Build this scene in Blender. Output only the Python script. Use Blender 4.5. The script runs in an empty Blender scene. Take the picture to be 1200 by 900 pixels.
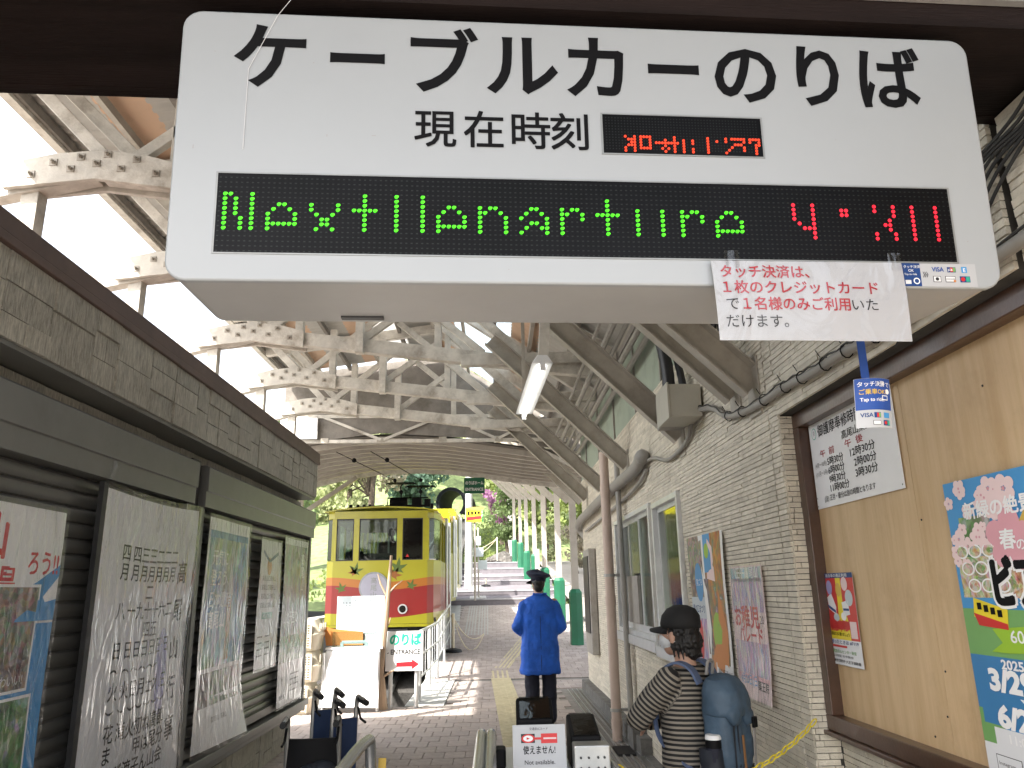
import bpy, bmesh, math, random
from mathutils import Vector as V, Matrix
R=math.radians; PI=math.pi
rnd=random.Random(7)
sc=bpy.context.scene; C=sc.collection

# ---------------------------------------------------------------- camera
cd=bpy.data.cameras.new('camera'); cam=bpy.data.objects.new('camera',cd); C.objects.link(cam); sc.camera=cam
cd.sensor_width=36; cd.lens=890/1200*36; cd.clip_start=.05; cd.clip_end=2000
m=Matrix(((0.99959329,0.01219482,-0.02577866,0),(-0.02167948,-0.26232172,-0.96473691,0),(-0.01852709,0.96490341,-0.26195066,1.5),(0,0,0,1)))
cam.matrix_world=m

# ---------------------------------------------------------------- world, sun, exposure
SUN_EL=R(47); SUN_AZ=R(225)      # direction towards the sun, counted from +X anticlockwise
w=bpy.data.worlds.new('World'); sc.world=w; w.use_nodes=True
nt=w.node_tree; bg=nt.nodes['Background']; sky=nt.nodes.new('ShaderNodeTexSky')
sky.sky_type='NISHITA'; sky.sun_disc=False; sky.sun_elevation=SUN_EL
sky.sun_rotation=R(90)-SUN_AZ; sky.air_density=1.2; sky.dust_density=3.5; sky.ozone_density=1
hz_=nt.nodes.new('ShaderNodeHueSaturation');hz_.inputs['Saturation'].default_value=.38;hz_.inputs['Value'].default_value=1.2   # thin bright cloud: paler than a clear sky
nt.links.new(sky.outputs[0],hz_.inputs['Color']);nt.links.new(hz_.outputs[0],bg.inputs[0]); bg.inputs[1].default_value=.15
sl=bpy.data.lights.new('sun','SUN'); sl.energy=3.8; sl.angle=R(.8); sl.color=(1,.95,.87)
so=bpy.data.objects.new('sun',sl); C.objects.link(so)
sd=V((math.cos(SUN_AZ)*math.cos(SUN_EL),math.sin(SUN_AZ)*math.cos(SUN_EL),math.sin(SUN_EL)))
so.rotation_euler=sd.to_track_quat('Z','Y').to_euler(); so.location=(0,0,30)
vs=sc.view_settings; vs.view_transform='Standard'; vs.look='None'; vs.gamma=1; vs.use_curve_mapping=False
vs.exposure=1.9

# ---------------------------------------------------------------- mesh helpers
class MB:
    def __init__(s): s.v=[]; s.f=[]; s.t=[]; s.tone=.5
    def add(s,vs,fs):
        n=len(s.v); s.v+= [tuple(p) for p in vs]; s.f+=[tuple(i+n for i in f) for f in fs]; s.t+=[s.tone]*len(fs); return s
    def box(s,x0,x1,y0,y1,z0,z1):
        return s.add([(x,y,z) for z in (z0,z1) for y in (y0,y1) for x in (x0,x1)],
            [(0,2,3,1),(4,5,7,6),(0,1,5,4),(2,6,7,3),(0,4,6,2),(1,3,7,5)])
    def beam(s,a,b,w,h,up=(0,0,1)):
        a=V(a);b=V(b);d=(b-a).normalized();u=V(up)
        if abs(d.dot(u))>.98:u=V((0,1,0))
        r=d.cross(u).normalized();u=r.cross(d)
        vs=[p+r*(i*w/2)+u*(j*h/2) for p in (a,b) for j in (-1,1) for i in (-1,1)]
        return s.add(vs,[(0,1,3,2),(4,6,7,5),(0,4,5,1),(2,3,7,6),(0,2,6,4),(1,5,7,3)])
    def chan(s,a,b,w,h,t=.012,up=(0,0,1),side=1):
        """C-channel: web h high, two flanges w wide"""
        a=V(a);b=V(b);d=(b-a).normalized();r=d.cross(V(up)).normalized();u=r.cross(d)
        s.beam(a+r*side*(-w/2),b+r*side*(-w/2),t,h,u)
        for k in (-1,1): s.beam(a+u*k*(h/2-t/2)+r*side*t*.5,b+u*k*(h/2-t/2)+r*side*t*.5,w-t*.9,t,u)
        return s
    def tube(s,pts,r,n=8,cap=True,closed=False):
        P=[V(p) for p in pts];rs=r if isinstance(r,(list,tuple)) else [r]*len(P);rings=[];pu=None;L=len(P)
        for i,p in enumerate(P):
            if closed:d=(P[(i+1)%L]-P[i-1]).normalized()
            else:d=(P[min(i+1,L-1)]-P[max(i-1,0)]).normalized()
            if pu is None:
                pu=V((0,0,1)) if abs(d.z)<.9 else V((1,0,0))
            x=d.cross(pu).normalized();y=x.cross(d).normalized();pu=y
            rings.append([p+(x*math.cos(2*PI*k/n)+y*math.sin(2*PI*k/n))*rs[i] for k in range(n)])
        return s.loft(rings,cap,closed)
    def loft(s,rings,cap=True,closed=False):
        n=len(rings[0]);vs=[p for r in rings for p in r];fs=[];m_=len(rings)
        for i in range(m_ if closed else m_-1):
            a=i*n;b=((i+1)%m_)*n
            for k in range(n):k2=(k+1)%n;fs.append((a+k,a+k2,b+k2,b+k))
        if cap and not closed:fs.append(tuple(range(n))[::-1]);fs.append(tuple((m_-1)*n+k for k in range(n)))
        return s.add(vs,fs)
    def prism(s,poly,O,X,Y,N,d0,d1):
        O=V(O);X=V(X);Y=V(Y);N=V(N)
        return s.loft([[O+X*p[0]+Y*p[1]+N*d for p in poly] for d in (d0,d1)])
    def ell(s,c,r,n=12,m_=8,rot=None):
        c=V(c);rot=rot or Matrix.Identity(3);rg=[]
        for i in range(m_+1):
            th=PI*min(max(i/m_,.02),.98);rg.append([c+rot@V((r[0]*math.sin(th)*math.cos(2*PI*k/n),r[1]*math.sin(th)*math.sin(2*PI*k/n),-r[2]*math.cos(th))) for k in range(n)])
        return s.loft(rg)
    def cap(s,a,ra,b,rb,n=12):
        a=V(a);b=V(b);d=(b-a);L=d.length;d.normalize();pts=[];rs=[]
        for k in range(4):
            t=PI/2*(1-k/4);pts.append(a-d*ra*math.sin(t)*.98);rs.append(max(ra*math.cos(t),ra*.1))
        pts.append(a);rs.append(ra);pts.append(b);rs.append(rb)
        for k in range(1,5):
            t=PI/2*k/4;pts.append(b+d*rb*math.sin(t)*.98);rs.append(max(rb*math.cos(t),rb*.1))
        return s.tube(pts,rs,n)
    def rings(s,L,n=20,sq=2.0):
        rg=[]
        for (x,y,z,rx,ry) in L:
            q=[]
            for k in range(n):
                a=2*PI*k/n;ca,sa=math.cos(a),math.sin(a)
                q.append(V((x+rx*math.copysign(abs(ca)**(2/sq),ca),y+ry*math.copysign(abs(sa)**(2/sq),sa),z)))
            rg.append(q)
        return s.loft(rg)
def rootloc(o):
    l=V((0,0,0))
    while o is not None: l=l+o.location; o=o.parent
    return l
def mkmesh(mb,off,name,smooth=False):
    me=bpy.data.meshes.new(name);o=V(off)
    me.from_pydata([(p[0]-o.x,p[1]-o.y,p[2]-o.z) for p in mb.v],[],mb.f)
    me.update()
    if any(t!=.5 for t in mb.t):
        at=me.attributes.new('tone','FLOAT','FACE');at.data.foreach_set('value',mb.t)
    bm=bmesh.new();bm.from_mesh(me);bmesh.ops.recalc_face_normals(bm,faces=bm.faces)
    bm.to_mesh(me);bm.free()
    if smooth:
        me.polygons.foreach_set('use_smooth',[True]*len(me.polygons))
    return me
def part(name,mb,mt,parent=None,smooth=False,label=None,kind=None,bev=0,flip=False,mesh=None):
    if parent is None:
        xs=[p[0] for p in mb.v];ys=[p[1] for p in mb.v];zs=[p[2] for p in mb.v]
        off=V(((min(xs)+max(xs))/2,(min(ys)+max(ys))/2,min(zs)))
    else: off=rootloc(parent)
    me=mkmesh(mb,off,name,smooth) if mesh is None else mesh
    o=bpy.data.objects.new(name,me);C.objects.link(o)
    if mt: me.materials.append(mt)
    if parent is None:o.location=off
    else:o.parent=parent
    if smooth and smooth!='full':
        for p in me.polygons: pass
        try: me.set_sharp_from_angle(angle=R(40))
        except Exception: pass
    if bev:
        b=o.modifiers.new('bevel','BEVEL');b.width=bev;b.segments=2;b.limit_method='ANGLE';b.angle_limit=R(40)
        o.modifiers.new('wn','WEIGHTED_NORMAL') if False else None
    if label:o['label']=label
    if kind:o['kind']=kind
    return o
def tag(o,label=None,cat=None,group=None,kind=None):
    if label:o['label']=label
    if cat:o['category']=cat
    if group:o['group']=group
    if kind:o['kind']=kind
    return o
def thing(name,loc,label,cat,group=None):
    o=bpy.data.objects.new(name,None);C.objects.link(o);o.location=loc;o.empty_display_size=.1
    return tag(o,label,cat,group)
def copy_tree(o,parent=None,**k):
    c=o.copy();C.objects.link(c);c.parent=parent
    for ch in o.children: copy_tree(ch,c)
    if k: tag(c,**k)
    return c
def blob(name,mb,mt,parent,voxel=.008,smooth=6,stripes=None,label=None,folds=0,fs=.09):
    """join the overlapping shapes of mb into one continuous skin"""
    off=rootloc(parent);me=mkmesh(mb,off,name);o=bpy.data.objects.new(name,me);C.objects.link(o)
    r=o.modifiers.new('r','REMESH');r.mode='VOXEL';r.voxel_size=voxel;r.use_smooth_shade=True
    s=o.modifiers.new('s','SMOOTH');s.iterations=smooth;s.factor=.5
    if folds:
        tx=bpy.data.textures.new('folds','CLOUDS');tx.noise_scale=fs;tx.noise_depth=2
        for ax,st in (('Z',0),):
            d=o.modifiers.new('d','DISPLACE');d.texture=tx;d.strength=folds;d.mid_level=.5;d.texture_coords='LOCAL'
    bpy.context.view_layer.update()
    m2=bpy.data.meshes.new_from_object(o.evaluated_get(bpy.context.evaluated_depsgraph_get()))
    bpy.data.objects.remove(o);m2.name=name;m2.materials.clear();m2.materials.append(mt)
    m2.polygons.foreach_set('use_smooth',[True]*len(m2.polygons))
    if stripes:
        at=m2.attributes.new('stripe','FLOAT','POINT');at.data.foreach_set('value',[stripes(v.co) for v in m2.vertices])
    o=bpy.data.objects.new(name,m2);C.objects.link(o);o.parent=parent
    if label:o['label']=label
    return o
# ---------------------------------------------------------------- lettering
_tc={}
def glyphs(body,bold=0,al='LEFT'):
    k=(body,bold,al)
    if k in _tc:return _tc[k]
    c=bpy.data.curves.new('t','FONT');c.body=body;c.resolution_u=3;c.offset=bold;c.align_x=al
    o=bpy.data.objects.new('t',c);C.objects.link(o);bpy.context.view_layer.update()
    me=bpy.data.meshes.new_from_object(o.evaluated_get(bpy.context.evaluated_depsgraph_get()))
    r=([tuple(v.co) for v in me.vertices],[tuple(p.vertices) for p in me.polygons])
    bpy.data.objects.remove(o);bpy.data.curves.remove(c);bpy.data.meshes.remove(me)
    _tc[k]=r;return r
class Sheet:
    """a printed sheet: O lower left corner, X right, Y up, N towards the reader; bend(u,v)->offset along N"""
    def __init__(s,O,X,Y,N,w,h,bend=None,skew=None):
        s.O=V(O);s.X=V(X).normalized();s.Y=V(Y).normalized();s.N=V(N).normalized();s.w=w;s.h=h;s.bend=bend or (lambda u,v:0);s.skew=skew or (lambda u,v:(u,v));s.pr={}
    def S(s,u,v,n=0):
        a,b=s.skew(u,v);return s.O+s.X*a+s.Y*b+s.N*(s.bend(u/s.w,v/s.h)+n)
    def mb(s,k):
        if k not in s.pr:s.pr[k]=MB()
        return s.pr[k]
    def text(s,k,body,u,v,h,bold=0,al='LEFT',wx=1,lift=.0012,fit=None):
        """h = em height in metres; v is the baseline"""
        ideo=bold and any(ord(c_)>=0x3041 for c_ in body)
        vs,fs=glyphs(body,0 if ideo else bold,al)
        if not vs:return
        if fit:
            mx=max(p[0] for p in vs);mn=min(p[0] for p in vs);wx=fit/((mx-mn)*h);u=u-mn*h*wx
        q=bold*h*.85
        for i,(a,b) in enumerate(((0,0),)+tuple((q*1.2*math.cos(c_*PI/(2 if q<.004 else 5)+.78),q*1.2*math.sin(c_*PI/(2 if q<.004 else 5)+.78)) for c_ in range(4 if q<.004 else 10)) if ideo else ((0,0),)):
            s.mb(k).add([s.S(u+a+p[0]*h*wx,v+b+p[1]*h,lift+.00012*i) for p in vs],fs)
    def vtext(s,k,body,u,v,h,bold=0,step=1.08,wx=1,steps=None,lift=.0012):
        for i,ch in enumerate(body):
            y=v-h*step*i if steps is None else v-steps[i]
            if ch in '()':
                vs,fs=glyphs(ch,bold,'CENTER')
                s.mb(k).add([s.S(u+(p[1]-.35)*h*.9,y+h*.35-p[0]*h*.9,lift) for p in vs],fs)
            elif ch!=' ': s.text(k,ch,u,y,h,bold,'CENTER',wx,lift)
    def rect(s,k,u0,v0,u1,v1,lift=.0006,n=1):
        m_=s.mb(k);cu=s.bend(.3,.3)!=0;nu=max(1,math.ceil(abs(u1-u0)/s.w*14)) if cu else 1;nv=max(1,math.ceil(abs(v1-v0)/s.h*22)) if cu else 1
        vs=[s.S(u0+(u1-u0)*i/nu,v0+(v1-v0)*j/nv,lift) for j in range(nv+1) for i in range(nu+1)]
        m_.add(vs,[(j*(nu+1)+i,j*(nu+1)+i+1,(j+1)*(nu+1)+i+1,(j+1)*(nu+1)+i) for j in range(nv) for i in range(nu)])
    def poly(s,k,pts,lift=.0009):
        s.mb(k).add([s.S(p[0],p[1],lift) for p in pts],[tuple(range(len(pts)))])
    def disc(s,k,u,v,r,lift=.0009,n=20,ry=None):
        ry=ry or r;s.poly(k,[(u+r*math.cos(2*PI*i/n),v+ry*math.sin(2*PI*i/n)) for i in range(n)],lift)
    def paper(s,name,mt,parent,nu=14,nv=22,t=.0008):
        mb=MB();vs=[];P=[(i,j) for j in range(nv+1) for i in range(nu+1)]
        for n in (0,-t):vs+=[s.S(s.w*i/nu,s.h*j/nv,n) for i,j in P]
        q=(nu+1)*(nv+1);fs=[(j*(nu+1)+i,j*(nu+1)+i+1,(j+1)*(nu+1)+i+1,(j+1)*(nu+1)+i) for j in range(nv) for i in range(nu)]
        fs+=[tuple(q+a for a in f[::-1]) for f in fs]
        e=[i for i in range(nu+1)]+[j*(nu+1)+nu for j in range(1,nv+1)]+[nv*(nu+1)+i for i in range(nu-1,-1,-1)]+[j*(nu+1) for j in range(nv-1,0,-1)]
        for a,b in zip(e,e[1:]+e[:1]):fs.append((a,a+q,b+q,b))
        mb.add(vs,fs);return part(name,mb,mt,parent,smooth=True)
    def prints(s,parent):
        for k,mb in s.pr.items():
            nm='lettering' if k.startswith('t_') else ('picture' if k.startswith('p_') else 'printed_panel')
            part(nm,mb,M[k.split('|')[0][2:]],parent,smooth=bool(s.bend(.3,.3)))

# ---------------------------------------------------------------- materials
M={}
def mat(name,col,rough=.55,metal=0,var=.12,scale=6,bump=0,bscale=60,spec=.5,rand=0,tone=0,col2=None,coat=0,stretch=None,emit=None,trans=0,dirt=0):
    mt=bpy.data.materials.new(name);mt.use_nodes=True;nt=mt.node_tree;N=nt.nodes;L=nt.links;b=N['Principled BSDF'];M[name]=mt
    c=(*col,1);b.inputs['Roughness'].default_value=rough;b.inputs['Metallic'].default_value=metal;b.inputs['Specular IOR Level'].default_value=spec
    if coat:b.inputs['Coat Weight'].default_value=coat;b.inputs['Coat Roughness'].default_value=.12
    if trans:b.inputs['Transmission Weight'].default_value=trans
    tc=N.new('ShaderNodeTexCoord');mp=N.new('ShaderNodeMapping');L.new(tc.outputs['Object'],mp.inputs[0])
    if stretch:mp.inputs['Scale'].default_value=stretch
    nz=N.new('ShaderNodeTexNoise');nz.inputs['Scale'].default_value=scale;nz.inputs['Detail'].default_value=6;nz.inputs['Roughness'].default_value=.65;L.new(mp.outputs[0],nz.inputs['Vector'])
    rp=N.new('ShaderNodeValToRGB');c2=col2 or tuple(x*(1-var*2.2) for x in col)
    c1=tuple(min(1,x*(1+var)) for x in col) if not col2 else col
    rp.color_ramp.elements[0].color=(*c2,1);rp.color_ramp.elements[0].position=.3;rp.color_ramp.elements[1].color=(*c1,1);rp.color_ramp.elements[1].position=.7
    L.new(nz.outputs[0],rp.inputs[0]);out=rp.outputs[0]
    if rand or tone:
        hs=N.new('ShaderNodeHueSaturation');L.new(out,hs.inputs['Color'])
        mr=N.new('ShaderNodeMapRange');k=rand or tone
        if rand:s_=N.new('ShaderNodeObjectInfo');L.new(s_.outputs['Random'],mr.inputs[0])
        else:s_=N.new('ShaderNodeAttribute');s_.attribute_name='tone';L.new(s_.outputs['Fac'],mr.inputs[0])
        mr.inputs['To Min'].default_value=1-k;mr.inputs['To Max'].default_value=1+k;L.new(mr.outputs[0],hs.inputs['Value']);out=hs.outputs[0]
    if dirt:
        n2=N.new('ShaderNodeTexNoise');n2.inputs['Scale'].default_value=3;n2.inputs['Detail'].default_value=9;n2.inputs['Roughness'].default_value=.75;L.new(tc.outputs['Object'],n2.inputs['Vector'])
        r2=N.new('ShaderNodeValToRGB');r2.color_ramp.elements[0].position=.5;r2.color_ramp.elements[1].position=.72;L.new(n2.outputs[0],r2.inputs[0])
        mx=N.new('ShaderNodeMix');mx.data_type='RGBA';mx.blend_type='MULTIPLY';L.new(out,mx.inputs[6]);mx.inputs[7].default_value=(.42,.36,.3,1)
        ml=N.new('ShaderNodeMath');ml.operation='MULTIPLY';ml.inputs[1].default_value=dirt;L.new(r2.outputs[0],ml.inputs[0]);L.new(ml.outputs[0],mx.inputs[0]);out=mx.outputs[2]
    L.new(out,b.inputs['Base Color'])
    if bump:
        n3=N.new('ShaderNodeTexNoise');n3.inputs['Scale'].default_value=bscale;n3.inputs['Detail'].default_value=5;L.new(mp.outputs[0],n3.inputs['Vector'])
        bp=N.new('ShaderNodeBump');bp.inputs['Strength'].default_value=bump;bp.inputs['Distance'].default_value=.01;L.new(n3.outputs[0],bp.inputs['Height']);L.new(bp.outputs[0],b.inputs['Normal'])
    if emit:
        b.inputs['Emission Color'].default_value=(*emit[0],1);b.inputs['Emission Strength'].default_value=emit[1]
    return mt
def flat(name,col,rough=.5,coat=0,emit=None): return mat(name,col,rough,var=.03,scale=3,coat=coat,emit=emit,spec=.12 if max(col)<.1 else .3)
def photo(name,cols,scale=9,rough=.4,seed=0,stretch=(1,1,1)):
    """picture-like blotches for small photographs printed on posters"""
    mt=bpy.data.materials.new(name);mt.use_nodes=True;nt=mt.node_tree;N=nt.nodes;L=nt.links;b=N['Principled BSDF'];M[name]=mt
    b.inputs['Roughness'].default_value=rough
    tc=N.new('ShaderNodeTexCoord');mp=N.new('ShaderNodeMapping');mp.inputs['Location'].default_value=(seed,seed*.7,0);mp.inputs['Scale'].default_value=stretch
    L.new(tc.outputs['Object'],mp.inputs[0])
    n1=N.new('ShaderNodeTexNoise');n1.inputs['Scale'].default_value=scale;n1.inputs['Detail'].default_value=8;n1.inputs['Roughness'].default_value=.6;n1.inputs['Distortion'].default_value=1.2;L.new(mp.outputs[0],n1.inputs['Vector'])
    rp=N.new('ShaderNodeValToRGB');e=rp.color_ramp.elements
    e[0].position=.28;e[0].color=(*cols[0],1);e[1].position=.72;e[1].color=(*cols[-1],1)
    for i,c in enumerate(cols[1:-1]):
        k=e.new(.28+.44*(i+1)/(len(cols)-1));k.color=(*c,1)
    L.new(n1.outputs[0],rp.inputs[0])
    n2=N.new('ShaderNodeTexVoronoi');n2.inputs['Scale'].default_value=scale*5;L.new(mp.outputs[0],n2.inputs['Vector'])
    mx=N.new('ShaderNodeMix');mx.data_type='RGBA';mx.blend_type='OVERLAY';mx.inputs[0].default_value=.28;L.new(rp.outputs[0],mx.inputs[6]);L.new(n2.outputs['Color'],mx.inputs[7])
    hs=N.new('ShaderNodeHueSaturation');hs.inputs['Saturation'].default_value=1.15;hs.inputs['Value'].default_value=.8;L.new(mx.outputs[2],hs.inputs['Color']);L.new(hs.outputs[0],b.inputs['Base Color'])
    return mt
# ---------------------------------------------------------------- material list
mat('brick_paving',(.43,.365,.33),.75,var=.12,scale=9,bump=.5,bscale=90,rand=.08,dirt=.25)
mat('brick_far',(.40,.34,.31),.75,var=.14,scale=6,bump=.5,bscale=90,tone=.1,dirt=.25)
mat('mortar',(.24,.22,.2),.9,var=.1,bump=.4)
mat('asphalt_ground',(.3,.27,.24),.9,var=.12,scale=3,bump=.4,bscale=60,dirt=.3)
mat('concrete',(.36,.36,.34),.85,var=.14,scale=4,bump=.4,bscale=70,dirt=.35)
mat('pale_concrete',(.5,.5,.47),.85,var=.1,scale=4,bump=.3,dirt=.3)
mat('dark_pit',(.012,.012,.012),.95,var=.2,bump=.6,bscale=30)
mat('ballast',(.07,.065,.06),.95,var=.3,scale=30,bump=1,bscale=25)
mat('siding',(.72,.665,.55),.85,var=.12,scale=14,bump=.45,bscale=130,tone=.10,dirt=.22,col2=(.55,.505,.42))
mat('siding_gap',(.06,.055,.048),.9,var=.2)
mat('pale_green_plaster',(.36,.42,.34),.8,var=.12,scale=3,bump=.3,dirt=.4)
mat('footing',(.16,.155,.145),.85,var=.2,scale=8,bump=.5,dirt=.4)
mat('plywood',(.63,.46,.275),.5,var=.16,scale=2.2,stretch=(1,7,.55),bump=.12,bscale=25,dirt=.3,col2=(.49,.33,.17))
mat('brown_frame',(.075,.036,.022),.35,var=.2,scale=5,coat=.3,bump=.1)
mat('alu',(.66,.67,.67),.35,.45,var=.06,scale=8)
mat('alu_dull',(.30,.31,.31),.45,.5,var=.1,scale=8,dirt=.3)
mat('steel',(.46,.48,.5),.24,.8,var=.05,scale=6)
mat('steel_rough',(.42,.42,.41),.38,.9,var=.1,scale=8,dirt=.2)
mat('window_glass',(.10,.13,.12),.05,var=.1,spec=.9)
mat('white_timber',(.62,.585,.52),.62,var=.13,scale=5,stretch=(1,1,1),bump=.35,bscale=45,dirt=.75)
mat('beige_steel',(.40,.365,.31),.5,var=.09,scale=5,bump=.1,dirt=.5)
mat('grey_steel',(.33,.31,.28),.55,var=.12,scale=5,dirt=.5)
mat('roof_board',(.22,.20,.175),.8,var=.14,scale=4,bump=.3,dirt=.6)
mat('roof_ply',(.62,.43,.30),.7,var=.12,scale=3,bump=.2,dirt=.3)
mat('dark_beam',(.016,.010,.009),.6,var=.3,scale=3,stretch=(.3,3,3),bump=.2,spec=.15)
mat('light_trim',(.30,.29,.28),.5)
mat('stone_block',(.53,.505,.44),.92,var=.22,scale=22,stretch=(1,5,.7),bump=1,bscale=70,rand=.10,dirt=.4)
mat('stone_joint',(.02,.018,.016),.95,spec=.1)
mat('coping_brown',(.12,.075,.062),.5,var=.12,scale=5,dirt=.2)
mat('box_metal',(.17,.17,.162),.38,.25,var=.06,scale=2,dirt=.25)
mat('slat_metal',(.14,.138,.13),.36,.35,var=.1,scale=3,dirt=.35)
mat('dark_metal',(.04,.04,.042),.4,.4,var=.15)
mat('black',(.005,.005,.006),.6,var=.1,spec=.15)
mat('black_rubber',(.010,.010,.011),.7,var=.2)
mat('grey_pipe',(.30,.285,.26),.5,var=.08,dirt=.4)
mat('wire_black',(.03,.03,.03),.5)
mat('box_beige',(.42,.40,.34),.45,var=.05,dirt=.3)
mat('pink_pipe',(.54,.42,.35),.45,var=.08,scale=3,dirt=.3)
mat('green_wrap',(.012,.12,.06),.4,var=.1,scale=3)
mat('post_grey',(.42,.38,.33),.55,var=.08,dirt=.35)
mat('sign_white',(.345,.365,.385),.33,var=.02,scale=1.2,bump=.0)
mat('sign_grey',(.45,.45,.45),.42,.2,var=.04,scale=3)
mat('led_panel',(.003,.003,.004),.4,var=.4,scale=3,spec=.12)
mat('led_off',(.014,.016,.016),.4,spec=.2)
flat('led_green',(.02,.3,.01),emit=((.085,1,.006),.32))
flat('led_glint',(.02,.3,.01),emit=((.16,1,.03),.42))
flat('led_red',(.3,.02,.02),emit=((1,.006,.035),.42))
flat('led_orange',(.3,.04,.01),emit=((1,.035,.012),.36))
flat('tube_light',(.9,.9,.85),emit=((1,.99,.92),2.2))
flat('ink',(.005,.005,.006),.6)
flat('ink_grey',(.04,.04,.045),.6)
flat('ink_red',(.42,.035,.05),.5)
flat('ink_crimson',(.55,.02,.03),.5)
flat('ink_blue',(.02,.07,.3),.5)
flat('navy',(.012,.05,.19),.45)
flat('ink_green',(.02,.42,.26),.5)
flat('paper_white',(.70,.71,.73),.42)
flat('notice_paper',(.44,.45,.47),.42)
flat('paper_bluewhite',(.50,.56,.60),.4)
flat('paper_grey',(.74,.74,.76),.5)
flat('white',(.82,.82,.82),.4)
flat('cream',(.74,.66,.5),.5)
mat('crate_cream',(.66,.60,.48),.5,var=.06,dirt=.15)
flat('sky_blue',(.06,.28,.58),.4)
flat('mid_blue',(.05,.2,.42),.4)
flat('yellow',(.75,.6,.03),.4)
flat('gold',(.62,.42,.08),.4)
flat('orange',(.62,.24,.07),.5)
flat('lime',(.3,.5,.04),.4)
flat('leaf_print',(.17,.36,.12),.4)
flat('pink',(.66,.33,.38),.4)
flat('pale_pink',(.72,.55,.56),.4)
flat('blossom_print',(.80,.62,.62),.4)
flat('red',(.55,.03,.03),.4)
flat('teal',(.04,.33,.24),.4)
flat('lilac',(.36,.34,.6),.4)
flat('emblem_grey',(.36,.35,.42),.4)
flat('leaf_dark',(.10,.15,.035),.4)
flat('leaf_rust',(.30,.11,.03),.4)
flat('dark_brown',(.06,.03,.02),.5)
photo('photo_crowd',[(.02,.02,.03),(.16,.12,.1),(.4,.33,.28),(.1,.16,.1),(.6,.6,.62)],7)
photo('photo_forest',[(.01,.03,.02),(.06,.14,.05),(.16,.28,.12),(.5,.5,.45),(.05,.08,.06)],6,seed=4)
photo('photo_autumn',[(.02,.03,.02),(.3,.1,.03),(.55,.25,.08),(.12,.16,.08),(.6,.62,.66)],5,seed=9)
photo('photo_mountain',[(.04,.1,.22),(.12,.3,.5),(.5,.6,.68),(.2,.28,.1),(.05,.07,.1)],3.2,seed=2,stretch=(1,1,.5))
photo('photo_grey',[(.03,.03,.03),(.2,.2,.2),(.45,.46,.46),(.1,.12,.08),(.6,.62,.62)],4,seed=12,stretch=(1,1,.5))
photo('photo_food',[(.1,.04,.02),(.5,.3,.16),(.7,.62,.5),(.2,.3,.1),(.7,.66,.6)],14,seed=5)
photo('photo_parade',[(.5,.2,.25),(.7,.5,.55),(.35,.3,.55),(.75,.7,.72),(.55,.25,.25)],6,seed=6,stretch=(1,3,.6))
photo('photo_dark',[(.01,.015,.03),(.06,.05,.07),(.15,.12,.13),(.3,.26,.25),(.03,.04,.08)],9,seed=15)
mat('tactile_yellow',(.55,.48,.30),.7,var=.1,scale=8,dirt=.3,bump=.3)
mat('tactile_grey',(.42,.41,.39),.7,var=.08,dirt=.2,bump=.3)
mat('step_edge',(.40,.39,.40),.8,var=.08,dirt=.2)
mat('step_tread',(.17,.155,.17),.8,var=.14,scale=6,dirt=.3,bump=.3)
mat('skin',(.50,.30,.22),.5,var=.05)
mat('hair',(.006,.005,.005),.45,var=.3,scale=40,stretch=(1,1,.2),bump=.6,bscale=120)
mat('coat_blue',(.012,.12,.62),.7,var=.16,scale=5,bump=.5,bscale=14)
mat('cap_navy',(.016,.022,.05),.75,var=.1)
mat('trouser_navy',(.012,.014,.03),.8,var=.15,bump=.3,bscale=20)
mat('trouser_black',(.009,.009,.010),.75,var=.15,bump=.3,bscale=20)
mat('cap_black',(.008,.008,.009),.8,var=.1,bump=.1)
mat('mask_white',(.66,.68,.7),.7)
mat('pack_blue',(.055,.095,.145),.6,var=.12,scale=9,bump=.5,bscale=12,dirt=.15)
mat('pack_dark',(.014,.018,.028),.65,var=.15,bump=.3,bscale=20)
mat('strap_blue',(.10,.14,.25),.65)
mat('strap_grey',(.28,.27,.26),.7)
mat('zip_orange',(.26,.13,.05),.5)
mat('car_yellow',(.38,.35,.012),.3,var=.06,scale=2,coat=.3,dirt=.35)
mat('car_red',(.30,.018,.012),.3,coat=.3,var=.05)
mat('car_interior',(.10,.10,.095),.7)
mat('gasket',(.02,.02,.02),.6)
mat('seat_blue',(.010,.028,.085),.7,bump=.2)
mat('wood_pole',(.42,.30,.2),.6,var=.15,scale=4,stretch=(3,3,.4),dirt=.2)
mat('bark',(.10,.075,.055),.9,var=.3,scale=10,bump=.8,bscale=20)
mat('hill_ground',(.17,.22,.08),.95,var=.3,scale=1.5,bump=.6,bscale=8)
mat('road_lilac',(.46,.44,.46),.85,var=.08,scale=2,dirt=.15)
mat('rock',(.13,.12,.11),.9,var=.3,scale=3,bump=1,bscale=6)
mat('tunnel_dark',(.008,.01,.016),.8)
for n,c in dict(leaf_fresh=(.31,.38,.12),leaf_mid=(.20,.28,.11),leaf_cool=(.21,.33,.24),leaf_pale=(.42,.45,.24),leaf_brown=(.38,.34,.25),leaf_pink=(.42,.2,.36),leaf_blossom=(.52,.42,.42)).items():
    m_=mat(n,c,.6,var=.25,scale=.6,tone=.35);b=m_.node_tree.nodes['Principled BSDF']
    t=m_.node_tree.nodes.new('ShaderNodeBsdfTranslucent');x=m_.node_tree.nodes.new('ShaderNodeMixShader');x.inputs[0].default_value=.5
    src=b.inputs['Base Color'].links[0].from_socket;m_.node_tree.links.new(src,t.inputs[0]);o_=m_.node_tree.nodes['Material Output']
    m_.node_tree.links.new(b.outputs[0],x.inputs[1]);m_.node_tree.links.new(t.outputs[0],x.inputs[2]);m_.node_tree.links.new(x.outputs[0],o_.inputs[0])
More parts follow.
